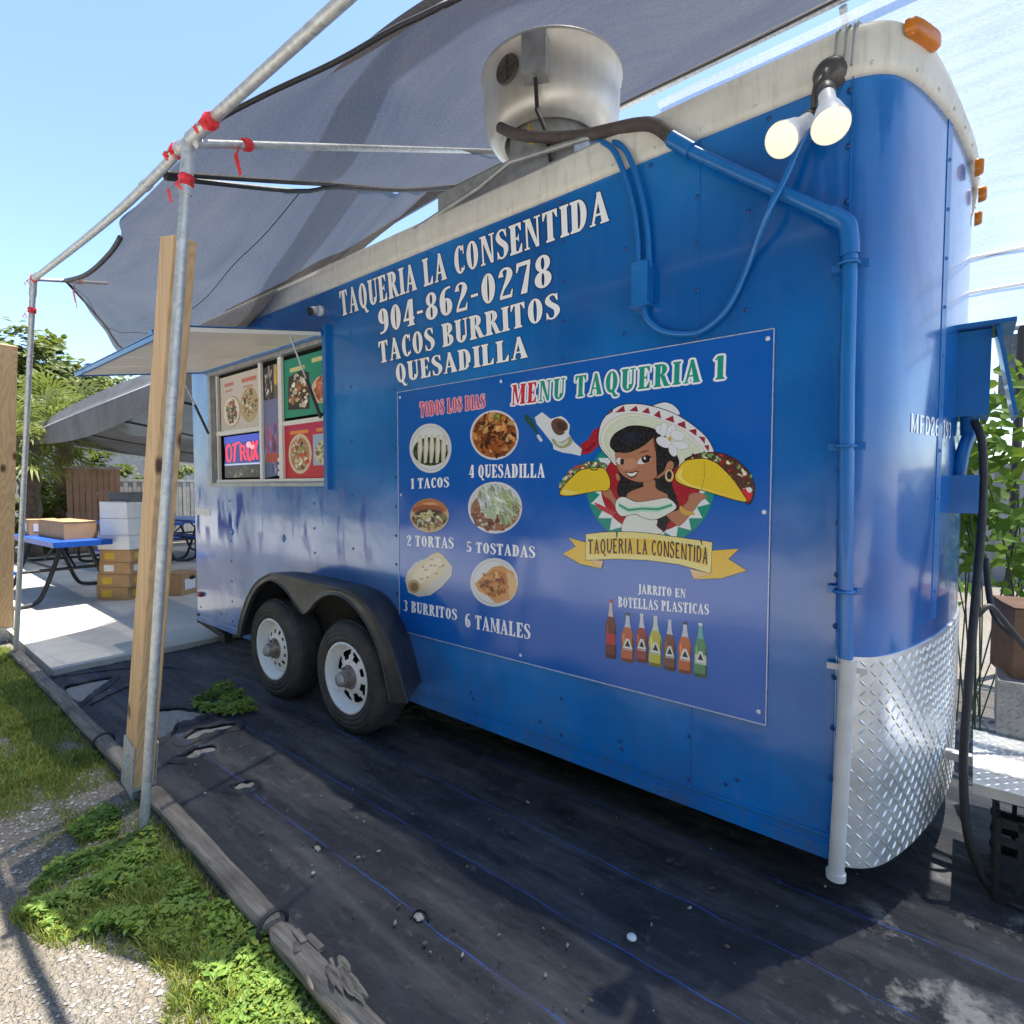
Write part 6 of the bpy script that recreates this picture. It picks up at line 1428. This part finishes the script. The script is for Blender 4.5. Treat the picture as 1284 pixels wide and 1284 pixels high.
# backdrop of the patio: boards, fence panels, garden
def board_wall(name, px0, px1, top, x, mat, label, cat, n, z0=.0):
    a, c = on_x(px0, 640, x), on_x(px1, 640, x); zt = on_x((px0+px1)/2, top, x).z; root = thing(name, label, cat, (x, (a.y+c.y)/2, z0)); L = c.y-a.y
    mb = MB()
    for i in range(n):
        y = a.y+L*(i+.5)/n; mb.box((x+.012*(i % 2), y, (zt+z0)/2), (.03, L/n-.012, zt-z0))
    mb.build('boards', mat, root); mb = MB(); mb.box((x-.05, (a.y+c.y)/2, zt+.03), (.16, L+.1, .06)); mb.box((x-.05, (a.y+c.y)/2, (zt+z0)*.45), (.06, L, .08)); mb.build('rail', GREYM, root); return root
board_wall('board_shed', 84, 152, 588, -15.0, WALLW, 'brown boarded shed wall beyond the picnic tables', 'shed', 9)
board_wall('grey_fence', 150, 262, 604, -16.0, GREYW, 'weathered grey board fence behind the trailer corner', 'fence', 22)
board_wall('green_fence', 44, 92, 600, -16.5, PALEG, 'pale green panel fence at the left behind the palms', 'fence', 7)
mb = MB(); a = on_x(-60, 560, -26); mb.box((-26, 1.5, 1.6), (.4, 16, 3.2)); mb.box((-26, 1.5, 3.3), (.8, 17, .25)); tag(mb.build('garden_wall', GREYW, None, (-26, 1.5, 0)), 'long dull grey building wall far behind the garden', 'building')

# ---- trees
def tree(name, label, cat, loc, h, trunk_r, blobs, n, L, mat, group=None, seed=1):
    rr_ = random.Random(seed); loc = Vector(loc); root = thing(name, label, cat, loc, group)
    mb = MB(); top = loc+Vector((0, 0, h*.55)); mb.tube(spline([loc, loc+Vector((.1, .05, h*.2)), loc+Vector((-.05, .1, h*.4)), top], 4), [trunk_r*(1-.6*i/12) for i in range(13)], 10)
    for c, r in blobs:
        c = loc+Vector(c); st_ = loc+Vector((0, 0, h*rr_.uniform(.25, .5))); mb.tube(spline([st_, st_.lerp(c, .5)+Vector((0, 0, .15)), c], 4), [trunk_r*(.5-.4*i/8) for i in range(9)], 6)
    mb.build('trunk', BARK, root)
    mb = MB(); tot = sum(r**2 for _, r in blobs)
    for c, r in blobs:
        c = loc+Vector(c); k_ = int(n*r*r/tot); cl = [Vector((rr_.gauss(0, 1), rr_.gauss(0, 1), rr_.gauss(0, 1))).normalized()*r*rr_.uniform(.55, 1.1) for _ in range(max(8, int(r*26)))]
        for i in range(k_):
            q = cl[rr_.randrange(len(cl))]; p = c+q+Vector((rr_.gauss(0, 1), rr_.gauss(0, 1), rr_.gauss(0, .8)))*r*.16
            s_ = rr_.uniform(.45, 1.15); leaf(mb, p, Vector((rr_.gauss(0, .6), rr_.gauss(0, .6), 1))+q.normalized()*.8, L*rr_.uniform(.7, 1.4), L*rr_.uniform(.45, .8), (s_*rr_.uniform(.9, 1.2), s_, s_*.8))
    mb.build('crown', mat, root); return root
def at_x(px, py, x): return on_x(px, py, x)
c0 = at_x(36, 612, -19)
tree('broadleaf_tree', 'tall broad-leaved tree at the left behind the far wooden post', 'tree', (-19, c0.y, ZG), 6.2, .22,
     [((0, -.2, 3.9), 1.3), ((.3, -1.1, 4.3), 1.0), ((0, .9, 4.0), 1.0), ((.2, 1.7, 3.9), .85), ((-.4, -1.8, 4.2), 1.3), ((.2, .1, 4.7), .8), ((.2, -.6, 3.3), 1.2), ((0, 1.2, 3.2), .9), ((-.2, -1.4, 4.8), .75)], 15000, .20, LEAF, seed=3)
def palm(loc, h, n, L, label, seed):
    rr_ = random.Random(seed); loc = Vector(loc); root = thing('palm_tree', label, 'palm', loc, 'palms by the patio'); mb = MB()
    mb.tube([loc+Vector((.03*math.sin(i*1.9), .03*math.cos(i*2.3), h*i/14)) for i in range(15)], [.15+.02*(i % 2) for i in range(15)], 10); mb.build('trunk', BARK, root)
    mb = MB(); t = loc+Vector((0, 0, h))
    for i in range(n):
        a = rr_.uniform(0, 6.283); el = rr_.uniform(-.5, 1.2); d = Vector((math.cos(a)*math.cos(el), math.sin(a)*math.cos(el), math.sin(el))); stem = [t+d*L*.55*f+Vector((0, 0, -.20*L*f*f)) for f in (0, .5, 1)]; mb.tube(stem, .012, 5, 0, False)
        e = stem[-1]; sdv = d.cross(Vector((0, 0, 1))).normalized(); upv = sdv.cross(d)
        for k_ in range(17):
            q = R(-80+160*k_/16); dd = (d*math.cos(q)+sdv*math.sin(q)+upv*rr_.uniform(-.15, .15)).normalized(); w_ = dd.cross(upv).normalized()*.022; tip = e+dd*L*.55*rr_.uniform(.8, 1)+Vector((0, 0, -.12*L)); md = e+dd*L*.3; s_ = rr_.uniform(.6, 1.1)
            mb.add([e, md+w_, tip, md-w_], [(0, 1, 2, 3)], 0, False, (s_, s_, s_*.7))
    mb.build('crown', PALML, root)
p_ = at_x(82, 640, -15.6); palm((-15.6, p_.y, ZG), 3.0, 34, 1.5, 'sunlit fan palm below the tall tree', 5)
p_ = at_x(40, 660, -14.2); palm((-14.2, p_.y, ZG), 2.7, 30, 1.3, 'fan palm with a rough trunk beside the far pole', 8)
p_ = at_x(4, 660, -13.4); palm((-13.4, p_.y, ZG), 2.3, 26, 1.2, 'low palm behind the far wooden post', 12)
for i, (px, x, h, lab) in enumerate(((66, -15.9, 1.7, 'dark shrub in front of the pale green fence'), (108, -17.5, 2.6, 'dark leafy shrub between shed and palms'), (210, -19, 2.4, 'leafy shrub above the grey fence by the trailer corner'))):
    p_ = at_x(px, 640, x); tree('shrub', lab, 'shrub', (x, p_.y, ZG), h*.9, .05, [((0, 0, h*.6), .6), ((.1, .4, h*.75), .5), ((-.1, -.4, h*.5), .55), ((.1, 0, h*.3), .6)], 2600, .12, LEAF, seed=20+i)

# ================================================================== RIGHT-HAND BACKGROUND
def vine(px, py, y, n, label, seed, spread=.35, L=.11):
    rr_ = random.Random(seed); b_ = on_y(px, py, y); root = thing('leafy_vine', label, 'plant', (b_.x, y, ZG), 'leafy plants behind the nose'); mb = MB(); lv = MB()
    for k_ in range(6):
        p = Vector((b_.x+rr_.uniform(-.2, .2), y+rr_.uniform(-.15, .15), ZG)); e = Vector((b_.x+rr_.uniform(-spread, spread), y+rr_.uniform(-.3, .3), b_.z+rr_.uniform(-.3, .3))); pl = spline([p, p.lerp(e, .5)+Vector((rr_.uniform(-.1, .1), 0, .1)), e], 8); mb.tube(pl, .004, 5)
        for i in range(n//6):
            q = pl[rr_.randrange(9, len(pl))]+Vector((rr_.gauss(0, .08), rr_.gauss(0, .08), rr_.gauss(0, .07))); s_ = rr_.uniform(.6, 1.2); l_ = L*rr_.uniform(.6, 1.2)
            leaf(lv, q, (rr_.uniform(-1, 1), rr_.uniform(-1.2, .4), rr_.uniform(.2, 1)), l_, l_*.62, (s_, s_, s_*.7))
    mb.build('stem', simple('green_stem', (.10, .13, .05), .7) if 'green_stem' not in MATS else MATS['green_stem'], root); lv.build('leaves', VINEL, root)
vine(1258, 520, 2.1, 260, 'leafy green vine climbing beside the blue breaker box', 3)
vine(1292, 570, 1.9, 200, 'broad-leaved green plant at the right edge behind the cables', 6)
vine(1246, 620, 2.4, 130, 'small-leaved green plant behind the black cables', 9, .3, .09)
carton(0, 0, .34, .30, .30, 12, 'brown cardboard box with a dark red print on the tread-plate box', mat=BROWNBOX, pos=on_y(1283, 858, 1.0)+Vector((.10, .17, .0)), marks=CARDRED, name='cardboard_box')
cr_ = thing('milk_crate', 'black plastic crate in the shade under the tread-plate step', 'crate', (.27, .62, .0)); mb = MB(); c = Vector((.27, .62, .012))
for s_ in (-1, 1):
    for k_ in range(5):
        mb.box(c+Vector((0, s_*.17, .03+k_*.062)), (.36, .012, .026)); mb.box(c+Vector((s_*.17, 0, .03+k_*.062)), (.012, .36, .026))
    for k_ in range(7): mb.box(c+Vector((-.168+k_*.056, s_*.171, .15)), (.014, .010, .29)); mb.box(c+Vector((s_*.171, -.168+k_*.056, .15)), (.010, .014, .29))
mb.box(c+Vector((0, 0, .01)), (.35, .35, .012)); mb.build('crate_body', BLACK, cr_)
mb = MB(); mb.box((3.5, 9.0, .85), (14, .08, 1.75)); mb.box((3.5, 8.94, 1.73), (14, .1, .06))
for i in range(9): mb.box((-3.2+i*1.7, 8.92, .85), (.09, .09, 1.8))
tag(mb.build('board_fence', GREYW, None, (3.5, 9, 0)), 'weathered board fence across the yard behind the leafy plants', 'fence')
# yard behind the viewer, which the glossy side mirrors: a hedge line of trees across the gravel
for i, (x, y, s_, lab) in enumerate(((-30, -15, 1.0, 'rounded roadside tree farthest along the yard behind the viewer'), (-23, -13.5, 1.15, 'tall spreading roadside tree at the far end behind the viewer'), (-16.5, -14, 1.0, 'rounded roadside tree across the gravel yard'), (-11, -12.5, 1.1, 'dense roadside tree across the yard from the serving window'), (-6, -13.5, 1.2, 'tallest roadside tree across the yard from the wheels'), (-1, -12.5, 1.05, 'dense roadside tree straight behind the viewer'), (4.5, -13.5, 1.15, 'wide roadside tree behind the viewer past the nose'), (10.5, -13, 1.0, 'rounded roadside tree at the right end of the yard'))):
    tree('roadside_tree', lab, 'tree', (x, y, ZG), 8*s_, .28, [((0, 0, 4.4*s_), 2.9*s_), ((2.3, .2, 3.4*s_), 2.1*s_), ((-2.3, .1, 3.6*s_), 2.2*s_), ((.3, 0, 7.2*s_), 2.2*s_), ((-1.2, .3, 6*s_), 2.0*s_), ((1.3, -.2, 2.2*s_), 1.5*s_), ((-1.4, 0, 2.1*s_), 1.5*s_)], 2600, .85, LEAF, seed=40+i)
